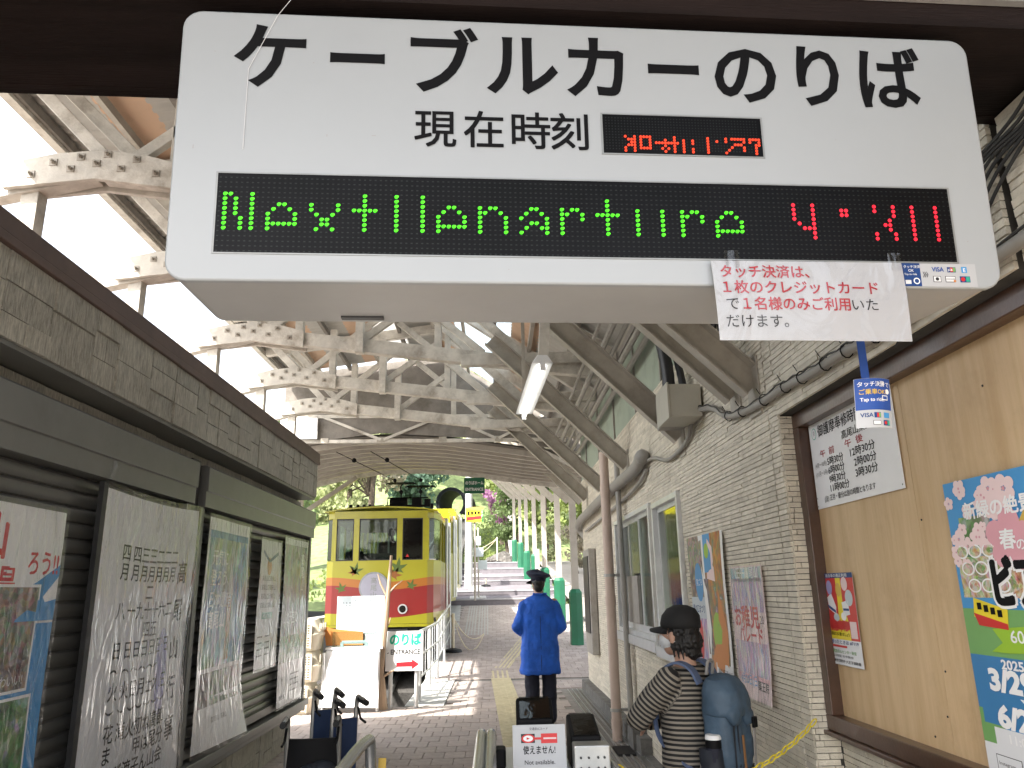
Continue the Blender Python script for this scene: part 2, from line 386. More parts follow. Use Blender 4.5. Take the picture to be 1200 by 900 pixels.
def clear(name,tint=(1,1,1),rough=.06,fac=.12):
    mt=bpy.data.materials.new(name);mt.use_nodes=True;nt=mt.node_tree;N=nt.nodes;L=nt.links;M[name]=mt;N.remove(N['Principled BSDF'])
    t=N.new('ShaderNodeBsdfTransparent');t.inputs[0].default_value=(*tint,1);g=N.new('ShaderNodeBsdfGlossy');g.inputs['Roughness'].default_value=rough
    lw=N.new('ShaderNodeLayerWeight');lw.inputs[0].default_value=.5;pw=N.new('ShaderNodeMath');pw.operation='POWER';pw.inputs[1].default_value=4;L.new(lw.outputs['Facing'],pw.inputs[0]);ad=N.new('ShaderNodeMath');ad.operation='MULTIPLY_ADD';ad.inputs[1].default_value=.42 if 'sleeve' in name else .75;ad.inputs[2].default_value=(.018 if 'sleeve' in name else .03)+fac*.2;L.new(pw.outputs[0],ad.inputs[0])
    tc=N.new('ShaderNodeTexCoord');nz=N.new('ShaderNodeTexNoise');nz.inputs['Scale'].default_value=7;nz.inputs['Detail'].default_value=3;nz.inputs['Distortion'].default_value=1.5
    mp=N.new('ShaderNodeMapping');mp.inputs['Scale'].default_value=(1,1.6,.5);L.new(tc.outputs['Object'],mp.inputs[0]);L.new(mp.outputs[0],nz.inputs['Vector'])
    bp=N.new('ShaderNodeBump');bp.inputs['Strength'].default_value=.4 if 'sleeve' in name else .02;bp.inputs['Distance'].default_value=.05;L.new(nz.outputs[0],bp.inputs['Height'])
    L.new(bp.outputs[0],g.inputs['Normal']);L.new(bp.outputs[0],lw.inputs['Normal'])
    x=N.new('ShaderNodeMixShader');L.new(ad.outputs[0],x.inputs[0]);L.new(t.outputs[0],x.inputs[1]);L.new(g.outputs[0],x.inputs[2]);L.new(x.outputs[0],N['Material Output'].inputs[0])
clear('plastic_sleeve',(.98,.98,.985),.07,.03)
clear('car_glass',(.5,.56,.54),.02,.1)  # tint darkened so the inside of the car reads as shade
clear('clear_glass',(.80,.86,.84),.02,.1)
clear('dark_glass',(.25,.27,.27),.03,.15)
def sheetmat(name,col,tr):
    m_=mat(name,col,.5,var=.08,scale=3,dirt=.3);N=m_.node_tree.nodes;L=m_.node_tree.links;b=N['Principled BSDF']
    t=N.new('ShaderNodeBsdfTranslucent');t.inputs[0].default_value=(*col,1);x=N.new('ShaderNodeMixShader');x.inputs[0].default_value=tr
    L.new(b.outputs[0],x.inputs[1]);L.new(t.outputs[0],x.inputs[2]);L.new(x.outputs[0],N['Material Output'].inputs[0])
sheetmat('roof_clear',(.62,.72,.78),.6);sheetmat('roof_grey',(.44,.43,.40),.0);sheetmat('roof_pale',(.62,.60,.56),.25)
# striped jersey
def stripe_mat():
    m_=mat('jersey',(.02,.02,.02),.8,bump=.15,bscale=25);N=m_.node_tree.nodes;L=m_.node_tree.links;b=N['Principled BSDF']
    a=N.new('ShaderNodeAttribute');a.attribute_name='stripe';k=N.new('ShaderNodeMath');k.operation='MULTIPLY';k.inputs[1].default_value=2*PI/.0235;L.new(a.outputs['Fac'],k.inputs[0])
    s=N.new('ShaderNodeMath');s.operation='SINE';L.new(k.outputs[0],s.inputs[0]);r=N.new('ShaderNodeValToRGB');r.color_ramp.elements[0].position=.45;r.color_ramp.elements[0].color=(.012,.012,.013,1);r.color_ramp.elements[1].position=.6;r.color_ramp.elements[1].color=(.27,.24,.2,1)
    mm=N.new('ShaderNodeMapRange');mm.inputs[1].default_value=-1;mm.inputs[2].default_value=1;L.new(s.outputs[0],mm.inputs[0]);L.new(mm.outputs[0],r.inputs[0]);L.new(r.outputs[0],b.inputs['Base Color'])
stripe_mat()
# car livery: painted bands that follow the body
def livery():
    m_=mat('livery',(.46,.37,.010),.28,var=.04,coat=.3);N=m_.node_tree.nodes;L=m_.node_tree.links;b=N['Principled BSDF']
    g=N.new('ShaderNodeNewGeometry');sx=N.new('ShaderNodeSeparateXYZ');L.new(g.outputs['Position'],sx.inputs[0])
    a=N.new('ShaderNodeMath');a.operation='ADD';a.inputs[1].default_value=2.15;L.new(sx.outputs[0],a.inputs[0])
    c=N.new('ShaderNodeMath');c.operation='COSINE';mu=N.new('ShaderNodeMath');mu.operation='MULTIPLY';mu.inputs[1].default_value=2.6;L.new(a.outputs[0],mu.inputs[0]);L.new(mu.outputs[0],c.inputs[0])
    k=N.new('ShaderNodeMath');k.operation='MULTIPLY_ADD';k.inputs[1].default_value=.05;L.new(c.outputs[0],k.inputs[0]);L.new(sx.outputs[2],k.inputs[2])
    r=N.new('ShaderNodeValToRGB');r.color_ramp.interpolation='CONSTANT';e=r.color_ramp.elements
    e[0].position=0;e[0].color=(.37,.34,.012,1);e[1].position=(1.06-.8)/2;e[1].color=(.27,.014,.012,1)
    q=e.new((1.60-.8)/2);q.color=(.42,.14,.015,1);q=e.new((1.76-.8)/2);q.color=(.37,.34,.012,1)
    mr=N.new('ShaderNodeMapRange');mr.inputs[1].default_value=.8;mr.inputs[2].default_value=2.8;L.new(k.outputs[0],mr.inputs[0]);L.new(mr.outputs[0],r.inputs[0]);L.new(r.outputs[0],b.inputs['Base Color'])
livery()

# ================================================================ SETTING
def ramp(y):
    L_=[(14.2,0),(25.5,1.05)]
    if y<=14.2:return 0
    if y<=25.5:return (y-14.2)*.0929
    return None
STEPS=[(25.5,1.05,1.24,1.33,27.8),(27.8,1.33,1.5,1.70,31.4),(31.4,1.70,1.89,1.93,33.3),(33.3,1.93,2.1,2.28,36.9),(36.9,2.28,2.5,2.68,40.7),(40.7,2.68,2.92,3.1,47)]
# ground: one wide sheet with the sunken track bed cut out
g=MB();Z=-.032
def gq(x0,x1,y0,y1,z0,z1=None):
    z1=z0 if z1 is None else z1;g.add([(x0,y0,z0),(x1,y0,z0),(x1,y1,z1),(x0,y1,z1)],[(0,1,2,3)])
gq(-9,9,-40,11.15,Z);gq(-60,-9,-40,300,Z-.02);gq(9,60,-40,300,Z-.02)
gq(2.4,9,11.15,14,Z);gq(2.4,9,14,42,Z,2.9);gq(2.4,9,42,70,2.9,4.0)
gq(-1.2,2.4,11.15,14.2,Z)
tag(part('ground',g,M['asphalt_ground']),kind='structure')
# platform ramp and steps
g=MB();g.add([(-1.2,14.2,0),(2.4,14.2,0),(2.4,25.5,1.05),(-1.6,25.5,1.05)],[(0,1,2,3)])
fl=tag(part('platform_ramp',g,M['mortar']),kind='structure')
st=MB();ed=MB()
for y0,za,zb,zc,y1 in STEPS:
    xl=-1.6-(y0-25.5)*.02
    st.add([(xl,y0,za-.3),(2.3,y0,za-.3),(2.3,y0,zb),(xl,y0,zb),(xl,y1,zc),(2.2,y1,zc)],[(0,1,2,3),(3,2,5,4)])
    ed.box(xl,2.3,y0-.02,y0+.16,zb-.03,zb+.012)
o=tag(part('platform_steps',st,M['step_tread']),kind='structure');part('step_edge',ed,M['step_edge'],o)
# platform edge, pale strip beside the track pit
g=MB();g.box(-1.25,-.72,11.15,14.2,-1.2,.004)
g.add([(-1.25,14.2,-.6),(-.72,14.2,-.6),(-.72,14.2,.004),(-1.25,14.2,.004),(-1.7,25.5,-.5),(-1.1,25.5,-.5),(-1.1,25.5,1.06),(-1.7,25.5,1.06),(-2.2,47,0),(-1.5,47,0),(-1.5,47,3.11),(-2.2,47,3.11)],[(3,2,6,7),(0,3,7,4),(7,6,10,11),(4,7,11,8)])
tag(part('platform_edge',g,M['pale_concrete']),kind='structure')
# the pit with the rising track
g=MB();g.add([(-4.6,11.15,-1.2),(-1.25,11.15,-1.2),(-1.25,16,-.7),(-4.6,16,-.7),(-1.6,30,1.0),(-5,30,1.0)],[(0,1,2,3),(3,2,4,5)])
g.add([(-4.6,11.15,-1.2),(-1.25,11.15,-1.2),(-1.25,11.15,-.05),(-4.6,11.15,-.05)],[(0,1,2,3)])
tag(part('track_pit',g,M['dark_pit']),kind='structure')
g=MB();g.box(-4.9,-4.5,11.15,30,-1.2,.9);g.box(-9,-4.9,11.15,16,-.2,Z);tag(part('far_platform',g,M['concrete']),kind='structure')
# hillside: rises behind the station, with the track climbing through it
g=MB();NX,NY=40,26
def hz(x,y):
    t=max(0,(y-26)/60);b=3.2+(y-45)*.12 if y>45 else .8+(y-26)*.126
    side=(max(0,-x-7.5)*-.12 if x<0 else max(0,x-2.5)*.12)*min(1,max(0,(y-30)/25))
    if x>-1 and x<9 and y<60: return min(b+side*.2,2.2+(y-40)*.1)
    return b+side+max(0,y-62)*(.42 if x>-14 else .12)
for j in range(NY+1):
    for i in range(NX+1):
        x=-60+120*i/NX;y=30+j*5;g.v.append((x,y,hz(x,y)-.5+rnd.uniform(-.2,.2)))
g.f=[(j*(NX+1)+i,j*(NX+1)+i+1,(j+1)*(NX+1)+i+1,(j+1)*(NX+1)+i) for j in range(NY) for i in range(NX)];g.t=[.5]*len(g.f)
tag(part('hillside',g,M['hill_ground'],smooth=True),kind='structure')
# track bed and rails climbing to the tunnel
g=MB();g.beam((-2.6,16,-.55),(-3.0,60,6.8),2.4,.3);tb=tag(part('track_bed',g,M['ballast']),kind='structure')
for dx in (-.55,.55):
    g=MB();g.beam((-2.6+dx,12,-1.0),(-2.6+dx,16,-.3),.07,.1);g.beam((-2.6+dx,16,-.34),(-3.0+dx,60,7.03),.07,.1);part('rail',g,M['steel_rough'],tb)

# brick paving of the concourse: nearest bricks singly, the rest as one part
floor=MB();floor.box(-1.2,2.4,11.15,14.2,-.03,-.012);floor.box(-4.9,1.44,6.3,11.15,-.03,-.012)
fl=tag(part('floor',floor,M['mortar']),kind='structure')
bw,bd=.2,.28;proto=None;cells=[]
for r_ in range(int((14.1-6.35)/bd)):
    y=6.35+r_*bd;off=(r_%2)*bw/2
    x0=-4.8 if y<11 else -.70
    i=0
    while True:
        x=x0+off+i*bw;i+=1
        if x+bw>(1.08 if y<12.6 else 2.3): break
        cells.append((x+bw/2,y+bd/2,-2.35<x<1.0 and 6.6<y<11.2))
near=sorted([c for c in cells if c[2]],key=lambda c:c[1])[:300];ns=set(id(c) for c in near)
bmb=MB();e_=.0035;bmb.box(-bw/2+e_,bw/2-e_,-bd/2+e_,bd/2-e_,-.014,0)
pm=mkmesh(bmb,(0,0,0),'brick');pm.materials.append(M['brick_paving']);fo=rootloc(fl)
far=MB()
for c in cells:
    if id(c) in ns:
        o=bpy.data.objects.new('brick',pm);C.objects.link(o);o.parent=fl;o.location=V((c[0],c[1],rnd.uniform(-.0012,.0012)))-fo
    else:
        far.tone=rnd.random();z=rnd.uniform(-.0012,.0012);far.box(c[0]-bw/2+e_,c[0]+bw/2-e_,c[1]-bd/2+e_,c[1]+bd/2-e_,-.012,z)
for r_ in range(int(11.3/bd)):
    y=14.2+r_*bd;k=0
    while True:
        x=-1.08+(r_%2)*bw/2+k*bw;k+=1
        if x+bw>2.35:break
        far.tone=rnd.random();dz=rnd.uniform(-.001,.002);a=(x+e_,y+e_,ramp(y)+dz+.002);far.box(x+e_,x+bw-e_,y+e_,y+bd-e_,0,1)
        n0=len(far.v)-8
        for q_ in range(8):
            X_,Y_,Z_=far.v[n0+q_];far.v[n0+q_]=(X_,Y_,ramp(min(Y_,25.5))+dz+(.008 if Z_>.5 else -.004))
tag(part('brick_paving',far,M['brick_far'],fl),kind='stuff')
# drain channel beside the wall
g=MB();g.box(1.09,1.44,3.7,12.6,-.12,-.06);dr=tag(part('drain_channel',g,M['footing']),kind='structure')
g=MB()
for k in range(3):g.box(1.10+k*.07,1.115+k*.07,4,12.6,-.06,.006)
g.box(1.30,1.44,4,12.6,-.06,.004)
part('channel_rail',g,M['steel_rough'],dr)
for y in (7.7,):
    gr=MB()
    for k in range(9):gr.box(1.13,1.30,y+k*.045,y+k*.045+.018,-.03,.012)
    part('drain_grate',gr,M['dark_metal'],dr)
# ================================================================ STATION BUILDING (right)
XR=1.44
bld=thing('station_building',(XR,8,0),'station building on the right with cream split-face cladding and aluminium windows','building')
WINS=[(6.98,9.02,1.04,2.25),(5.86,6.84,1.02,2.22)]      # y0,y1,z0,z1
def wall_with_holes(mb,x0,x1,y0,y1,z0,z1,holes):
    ys=sorted({y0,y1}|{h[0] for h in holes}|{h[1] for h in holes});
    for a,b in zip(ys,ys[1:]):
        hs=[h for h in holes if h[0]<=a+1e-6 and h[1]>=b-1e-6]
        zs=[z0]+[v for h in hs for v in h[2:]]+[z1]
        for k in range(0,len(zs),2):mb.box(x0,x1,a,b,zs[k],zs[k+1])
w_=MB();wall_with_holes(w_,XR+.012,XR+.25,3.72,12.5,-.12,3.25,WINS)
w_.box(XR+.012,XR+.25,.2,1.86,2.325,2.77);w_.box(XR+.012,XR+.25,1.90,3.72,2.325,4.0)
w_.box(XR+.132,XR+.3,.2,3.72,-.12,2.325)
part('wall_core',w_,M['siding_gap'],bld)
def courses(mb,fix,y0,y1,z0,z1,holes,dz=.0262,axis='y',out=-1,lm=(.14,.5),g=.0036):
    z=z0
    while z<z1-.005:
        zt=min(z+dz,z1);y=y0-rnd.uniform(0,.2)
        while y<y1:
            L_=rnd.uniform(*lm);a=max(y,y0);b=min(y+L_,y1);y+=L_
            if b-a<.01:continue
            segs=[(a,b)]
            for h in holes:
                if zt>h[2]+.004 and z<h[3]-.004:
                    ns_=[]
                    for s0,s1 in segs:
                        if h[1]<=s0 or h[0]>=s1:ns_.append((s0,s1));continue
                        if s0<h[0]:ns_.append((s0,h[0]))
                        if s1>h[1]:ns_.append((h[1],s1))
                    segs=ns_
            for s0,s1 in segs:
                if s1-s0<.012:continue
                d=rnd.uniform(.0,.0045);mb.tone=rnd.random();q=rnd.uniform(-.0012,.0012)
                p=[(s0+g*.6,z+g),(s1-g*.6,z+g),(s1-g*.6,zt),(s0+g*.6,zt)]
                if axis=='y':
                    f=[(fix+out*(d+(q if i<2 else -q)),yy,zz) for i,(yy,zz) in enumerate(p)];bk=[(fix-out*.014,yy,zz) for yy,zz in p]
                else:
                    f=[(yy,fix+out*(d+(q if i<2 else -q)),zz) for i,(yy,zz) in enumerate(p)];bk=[(yy,fix-out*.014,zz) for yy,zz in p]
                mb.add(f+bk,[(0,1,2,3),(0,4,5,1),(1,5,6,2),(2,6,7,3),(3,7,4,0)])
        z=zt
    mb.tone=.5
cl=MB()
for a,b in ((3.72,3.84),(3.846,6.857),(6.863,9.88),(9.886,12.5)):
    courses(cl,XR,a,b,.0,3.2,WINS)
courses(cl,XR,.25,1.86,2.325,2.77,[]);courses(cl,XR,1.90,3.72,2.325,3.9,[])
courses(cl,XR+.12,.25,3.70,-.05,.865,[])
courses(cl,3.712,XR,XR+.12,-.05,2.32,[],axis='x',lm=(.06,.13))
courses(cl,12.5,XR,XR+2.4,.0,3.2,[],axis='x',out=1,dz=.05)
tag(part('split_face_cladding',cl,M['siding'],bld),kind='stuff')
g=MB();g.box(XR+.01,XR+2.5,3.9,12.45,3.2,3.95);g.box(XR+.25,XR+2.4,12.2,12.49,0,3.25);part('upper_wall',g,M['pale_green_plaster'],bld)
for y in (5.0,6.2,7.4,8.8,10.2,11.6):
    g=MB();g.box(XR-.01,XR+.01,y,y+.03,3.2,3.95);part('batten',g,M['grey_steel'],bld)
g=MB();g.box(1.36,1.45,3.8,7.62,-.06,.01);g.box(1.33,1.452,7.62,12.52,-.06,.15);g.box(1.30,1.452,7.85,8.1,-.06,.2);part('footing',g,M['footing'],bld)
g=MB();g.box(XR-.02,XR+2.6,1.95,12.7,4.001,4.08);g.box(XR+2.2,XR+2.4,2.3,12.5,0,4.0);g.box(XR+.25,XR+2.4,.2,1.86,2.70,2.77);g.box(XR+.31,XR+2.4,.2,.35,0,2.69);part('roof_slab',g,M['grey_steel'],bld)
# windows
def window(y0,y1,z0,z1,split,door=False):
    f=MB();t=.045
    for a,b,c,d in ((y0,y1,z1-t,z1),(y0,y1,z0,z0+t),(y0,y0+t,z0+t,z1-t),(y1-t,y1,z0+t,z1-t)):f.box(XR-.035,XR+.09,a,b,c,d)
    if not door:f.box(XR-.06,XR+.02,y0-.06,y1+.04,z0-.09,z0-.002)
    fr=part('window',f,M['alu'],bld,bev=.003)
    n=len(split)-1
    for i in range(n):
        a,b=split[i],split[i+1];dx=.012*i;s=MB();k=.032
        for p,q,r_,v in ((a,b,z0+t,z0+t+.06),(a,b,z1-t-.04,z1-t),(a,a+k,z0+t+.06,z1-t-.04),(b-k,b,z0+t+.06,z1-t-.04)):s.box(XR+.01+dx,XR+.035+dx,p,q,r_,v)
        part('sash',s,M['alu'],fr)
        p=MB();p.box(XR+.018+dx,XR+.026+dx,a+k,b-k,z0+t+.06,z1-t-.04);part('pane',p,M['clear_glass'],fr)
    return fr
w1=window(*WINS[0],[7.03,7.75,8.4,8.97]);w2=window(*WINS[1],[5.91,6.79])
g=MB();g.box(XR+.0,XR+.03,7.9,8.5,1.15,1.62);part('counter_shutter',g,M['grey_steel'],w1)
g=MB()
for k in range(26):
    y=7.45+k*.03;g.beam((XR+.10+.012*(k%2),y,1.1),(XR+.10+.012*(k%2),y,2.2),.02,.03)
part('curtain',g,M['alu'],w1)
g=MB();g.box(XR+.25,XR+.9,5.8,9.1,.9,2.3);part('window_room',g,M['car_interior'],bld);g=MB();g.box(XR+.2,XR+.24,6.0,6.7,1.05,1.5);part('notice',g,M['lime'],w2)
# large opening with the plywood board
XB=1.56
g=MB()
for a,b,c,d in ((.3,3.72,2.25,2.325),(.3,3.72,.865,.93),(3.645,3.72,.93,2.25)):g.box(XB-.055,XB+.05,a,b,c,d)
g.box(XB-.075,XB+.05,.3,3.72,.845,.864)
part('opening_frame',g,M['brown_frame'],bld,bev=.004)
for a,b in ((.3,1.63),(1.632,2.79),(2.793,3.645)):
    g=MB();g.box(XB+.0,XB+.02,a,b,.93,2.25);part('plywood_panel',g,M['plywood'],bld)
for y,z in ((2.77,1.72),(2.77,1.2),(2.80,1.05),(3.55,1.9),(2.6,1.3),(2.3,2.1),(2.9,.97)):
    g=MB();g.ell((XB-.002,y,z),(.003,.004,.004),6,4);part('nail_head',g,M['dark_metal'],bld)

# ---- pipes and boxes on the wall (things of their own)
def tube_thing(name,pts,r,mt,label,cat,n=10,group=None):
    g=MB();g.tube(pts,r,n);o=part(name,g,M[mt],smooth=True);return tag(o,label,cat,group)
def spline(P,n=8):
    P=[V(p) for p in P];out=[]
    for i in range(len(P)-1):
        p0=P[max(i-1,0)];p1=P[i];p2=P[i+1];p3=P[min(i+2,len(P)-1)]
        for k in range(n):
            t=k/n;out.append(.5*((2*p1)+(p2-p0)*t+(2*p0-5*p1+4*p2-p3)*t*t+(3*p1-p0-3*p2+p3)*t**3))
    out.append(P[-1]);return out
dp=thing('downpipe',(1.24,8.45,-.08),'pink plastic downpipe standing at the foot of the cream wall','pipe')
g=MB();g.tube([(1.24,8.45,-.08),(1.24,8.45,2.98)],.052,16);part('pipe',g,M['pink_pipe'],dp,smooth=True)
for z in (.1,1.32,2.5):
    g=MB();g.tube([(1.24,8.45,z),(1.24,8.45,z+.10)],.0575,16);part('socket',g,M['pink_pipe'],dp,smooth=True)
for z in (.27,1.62):
    g=MB();g.tube([(1.24,8.45,z),(1.24,8.45,z+.03)],.062,16);g.box(1.28,1.435,8.44,8.46,z,z+.03);part('bracket',g,M['steel_rough'],dp)
g=MB();g.tube(spline([(1.36,8.3,2.98),(1.36,8.3,2.0),(1.37,8.3,.1)]),.03,10);tag(part('drain_pipe',g,M['grey_pipe'],smooth=True),'thin cream pipe running down the wall right behind the pink downpipe','pipe')
g=MB();g.tube(spline([(1.36,6.9,2.66),(1.36,7.2,2.60),(1.34,8.3,2.58),(1.34,10.6,2.55),(1.36,12.4,2.5),(1.5,12.56,2.3)]),.060,14);g.ell((1.37,6.88,2.66),(.07,.07,.07));tag(part('wall_pipe',g,M['grey_pipe'],smooth=True),'thick beige lagged pipe running level along the wall behind the downpipe','pipe')
tube_thing('wall_pipe',spline([(1.41,6.95,2.55),(1.40,7.4,2.46),(1.40,9.0,2.40),(1.4,11.8,2.35)]),.018,'grey_pipe','slim beige pipe below the thick lagged pipe on the wall','pipe')
jb=thing('junction_box',(1.3,5.15,2.6),'beige steel junction box on the cream wall under two black hoses','junction box')
g=MB();g.box(1.20,1.42,4.98,5.32,2.61,2.84);part('box_body',g,M['box_beige'],jb,bev=.006)
g=MB();g.box(1.185,1.199,4.97,5.33,2.60,2.85);part('lid',g,M['box_beige'],jb,bev=.003)
g=MB();g.box(1.22,1.4,5.325,5.5,2.62,2.86);part('back_box',g,M['grey_steel'],jb)
for i,(dx,r_) in enumerate(((0,.045),(.085,.026))):
    tube_thing('cable_hose',spline([(1.28+dx,5.3-dx,2.86),(1.27+dx,5.3,3.1),(1.2+dx,5.35,3.5),(1.05+dx,5.5,3.95)]),[r_*(1+.06*(k%2)) for k in range(25)],'dark_metal',['thick black ribbed hose rising from the junction box','thinner black hose rising from the junction box beside the thick one'][i],'hose',12)
pts=[(1.41,4.98,2.66),(1.41,4.7,2.60),(1.41,4.4,2.48),(1.41,3.97,2.43),(1.41,3.48,2.42),(1.41,3.19,2.40),(1.41,2.86,2.395),(1.41,2.65,2.38),(1.41,2.2,2.375),(1.41,1.5,2.37)]
cn=thing('wall_conduit',(1.41,3.2,2.36),'beige conduit with black cable ties running above the plywood board','conduit')
g=MB();g.tube(spline(pts),.021,10);part('conduit',g,M['grey_pipe'],cn,smooth=True)
g=MB();g.tube([p+V((-.016,0,.018+.006*math.sin(i*1.3))) for i,p in enumerate(spline(pts))],.0045,6);part('cable',g,M['wire_black'],cn)
for y,z in ((4.4,2.48),(4.15,2.45),(3.8,2.43),(3.5,2.42),(3.3,2.41),(3.05,2.4),(2.85,2.395),(2.62,2.38)):
    g=MB();a=[(1.41+.026*math.cos(t*PI/5),y,z+.03*math.sin(t*PI/5)) for t in range(10)];g.tube(a,.0028,5,closed=True);g.tube([(1.39,y,z+.03),(1.375,y+.004,z+.062)],.002,4);part('cable_tie',g,M['black'],cn)
tube_thing('wall_conduit',spline([(1.41,5.25,2.62),(1.41,5.4,2.53),(1.41,5.75,2.49),(1.41,6.1,2.50),(1.41,6.6,2.6),(1.41,7.1,2.62),(1.41,7.7,2.60)]),.016,'grey_pipe','thin wavy conduit running from the junction box back to the lagged pipe','conduit')
for i in range(5):
    tube_thing('ceiling_conduit',[(1.36-.1*i,4.2,3.62+.04*i-.02*(i%2)),(1.36-.1*i,12.4,3.60+.04*i)],[.03,.03,.022,.03,.018][i],['grey_pipe','grey_steel','grey_pipe','grey_steel','grey_steel'][i],['grey conduit closest to the wall in the bundle under the roof','darker second conduit from the wall in the bundle under the roof','slim third conduit from the wall in the bundle under the roof','dark fourth conduit from the wall in the bundle under the roof','thin outermost conduit of the bundle under the roof'][i],'conduit',8,'grey conduits bundled under the roof')
for i,(y,z) in enumerate(((4.45,2.93),(2.35,2.98))):
    g=MB()
    for k in range(9 if i==0 else 7):
        if i==0:
            P=[(1.40-rnd.uniform(0,.06),y+rnd.uniform(-.25,.25),z+rnd.uniform(-.02,.3)) for _ in range(6)]
        else:
            P=[(1.415-.004*k,2.50-j*.16,2.30+.032*k*(1-.08*j)+.062*j+.03*math.sin(j*1.7+k*.5)) for j in range(0,7)]
        g.tube(spline(P,6),.0055,6)
    tag(part('cable_bundle',g,M['wire_black' if i else 'dark_metal'],smooth=True),['tangle of dark cables on the wall between two roof struts','bundle of grey and black cables on the cladding right of the hanging sign'][i],'cables')
g=MB();g.box(1.33,1.43,11.0,11.7,.62,2.05);mt_=tag(part('meter_box',g,M['grey_steel'],bev=.01),'grey steel box on the end of the cream wall behind the pink downpipe','box')
g=MB();g.box(1.318,1.329,11.05,11.62,.9,1.95);part('door',g,M['dark_metal'],mt_)

# ================================================================ KIOSK (left)
ks=thing('kiosk',(-2.8,5,0),'long grey kiosk on the left with closed roller shutters and a stone-block fascia','kiosk')
g=MB();g.box(-3.7,-1.95,.6,8.27,2.5,2.9);g.box(-3.7,-2.13,.6,8.3,-.02,2.5);part('core',g,M['stone_joint'],ks)
g=MB();g.box(-3.75,-1.905,.5,8.32,2.9,2.985);g.box(-3.75,-1.90,.5,8.325,2.86,2.899);part('coping',g,M['coping_brown'],ks,bev=.004)
g=MB();g.box(-2.13,-1.93,.6,8.28,2.478,2.499);part('soffit',g,M['box_metal'],ks)
bp={}
def blocks(x,y0,y1,z0,z1,rows,name='stone_block',axis='y',dirn=1):
    hgt=(z1-z0)
    y=y0
    while y<y1-.02:
        L_=min(rnd.uniform(.2,.42),y1-y)
        if y1-y-L_<.08:L_=y1-y
        cuts=rnd.choice(([0,.36,.72,1],[0,.5,1],[0,.28,.64,1],[0,.62,1],[0,.36,.72,1])) if rows else [0,1]
        for a,b in zip(cuts,cuts[1:]):
            sub=[(y,y+L_)] if rnd.random()<.7 or b-a>.5 else [(y,y+L_*.5),(y+L_*.5,y+L_)]
            for s0,s1 in sub:
                m_=MB();d=rnd.uniform(0,.012);q=.0028
                if axis=='y':m_.box(x-.03*dirn,x+d*dirn,s0+q,s1-q,z0+a*hgt+q,z0+b*hgt-q)
                else:m_.box(s0+q,s1-q,x-.03*dirn,x+d*dirn,z0+a*hgt+q,z0+b*hgt-q)
                part(name,m_,M['stone_block'],ks)
        y+=L_
blocks(-1.925,1.9,4.48,2.5,2.86,True);blocks(-1.925,4.495,8.28,2.5,2.86,True)
blocks(8.29,-3.7,-1.94,2.5,2.86,True,axis='x')
blocks(-2.12,1.9,8.45,2.28,2.475,False)
blocks(-2.13,4.2,8.4,-.02,.44,True)
blocks(8.31,-3.7,-2.14,.0,2.47,False,axis='x') if False else None
# roller boxes and shutters
for y0,y1 in ((.8,5.1),(5.28,8.52)):
    x1=-1.975
    poly=[(-2.16,2.09),(x1,2.09),(x1,2.195),(x1+.012,2.198),(x1+.012,2.36),(x1-.01,2.375),(-2.16,2.375)]
    b_=MB();b_.loft([[V((px,yy,pz)) for px,pz in poly] for yy in (y0,y1)]);rb=part('roller_box',b_,M['box_metal'],ks,bev=.003)
    sh=MB();sh.box(-2.13,-2.125,y0+.05,y1-.06,.48,2.09);shut=part('roller_shutter',sh,M['stone_joint'],ks)
    sm=MB();prof=[(-.015,-.036),(.004,-.037),(.014,-.02),(.016,.004),(.010,.022),(-.002,.030),(-.004,.036),(-.015,.036)]
    sm.loft([[V((p[0],yy,p[1])) for p in prof] for yy in (-(y1-y0-.14)/2,(y1-y0-.14)/2)])
    me=mkmesh(sm,(0,0,0),'slat',True);me.materials.append(M['slat_metal'])
    try:me.set_sharp_from_angle(angle=R(35))
    except Exception:pass
    ro=rootloc(shut)
    for k in range(21):
        o=bpy.data.objects.new('slat',me);C.objects.link(o);o.parent=shut;o.location=V((-2.06,(y0+y1)/2,2.05-k*.0745))-ro
    for yy in (y0+.03,y1-.03):
        gm=MB();gm.box(-2.11,-2.0,yy-.035,yy+.035,.46,2.088);part('guide_rail',gm,M['box_metal'],ks,bev=.003)
    gm=MB();gm.box(-2.10,-2.01,y0+.07,y1-.07,.485,.545);part('bottom_bar',gm,M['slat_metal'],shut)
g=MB();g.box(-2.09,-2.02,5.115,5.265,.46,2.4);part('centre_post',g,M['dark_metal'],ks)
g=MB();g.box(-2.14,-1.955,.8,8.54,.40,.458);g.box(-2.13,-1.985,.8,8.52,.35,.398);part('sill',g,M['box_metal'],ks,bev=.004)
g=MB();g.box(-3.7,-2.12,8.3,8.5,0,2.4);part('end_wall',g,M['stone_block'],ks)
# ================================================================ HANGING SIGN
SO=V((.23628,1.471475,2.429458));SX=V((.9981917,.05997222,.00408137));SU=V((-.00044047,-.0605979,.9981622));SN=V((.0601093,-.996359,-.0604619))
sg=thing('hanging_sign',(.236,1.6,2.12),'large white box sign with black Japanese lettering and green and red dot-matrix display','sign')
def rrect(w,h,r,n=6):
    P=[]
    for cx,cy,a0 in ((w/2-r,h/2-r,0),(-w/2+r,h/2-r,90),(-w/2+r,-h/2+r,180),(w/2-r,-h/2+r,270)):
        for k in range(n+1):a=R(a0+90*k/n);P.append((cx+r*math.cos(a),cy+r*math.sin(a)))
    return P
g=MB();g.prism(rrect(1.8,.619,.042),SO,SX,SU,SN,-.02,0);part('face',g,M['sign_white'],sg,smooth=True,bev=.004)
g=MB();g.prism(rrect(1.794,.613,.040),SO,SX,SU,SN,-.30,-.0205);part('housing',g,M['sign_grey'],sg,smooth=True)
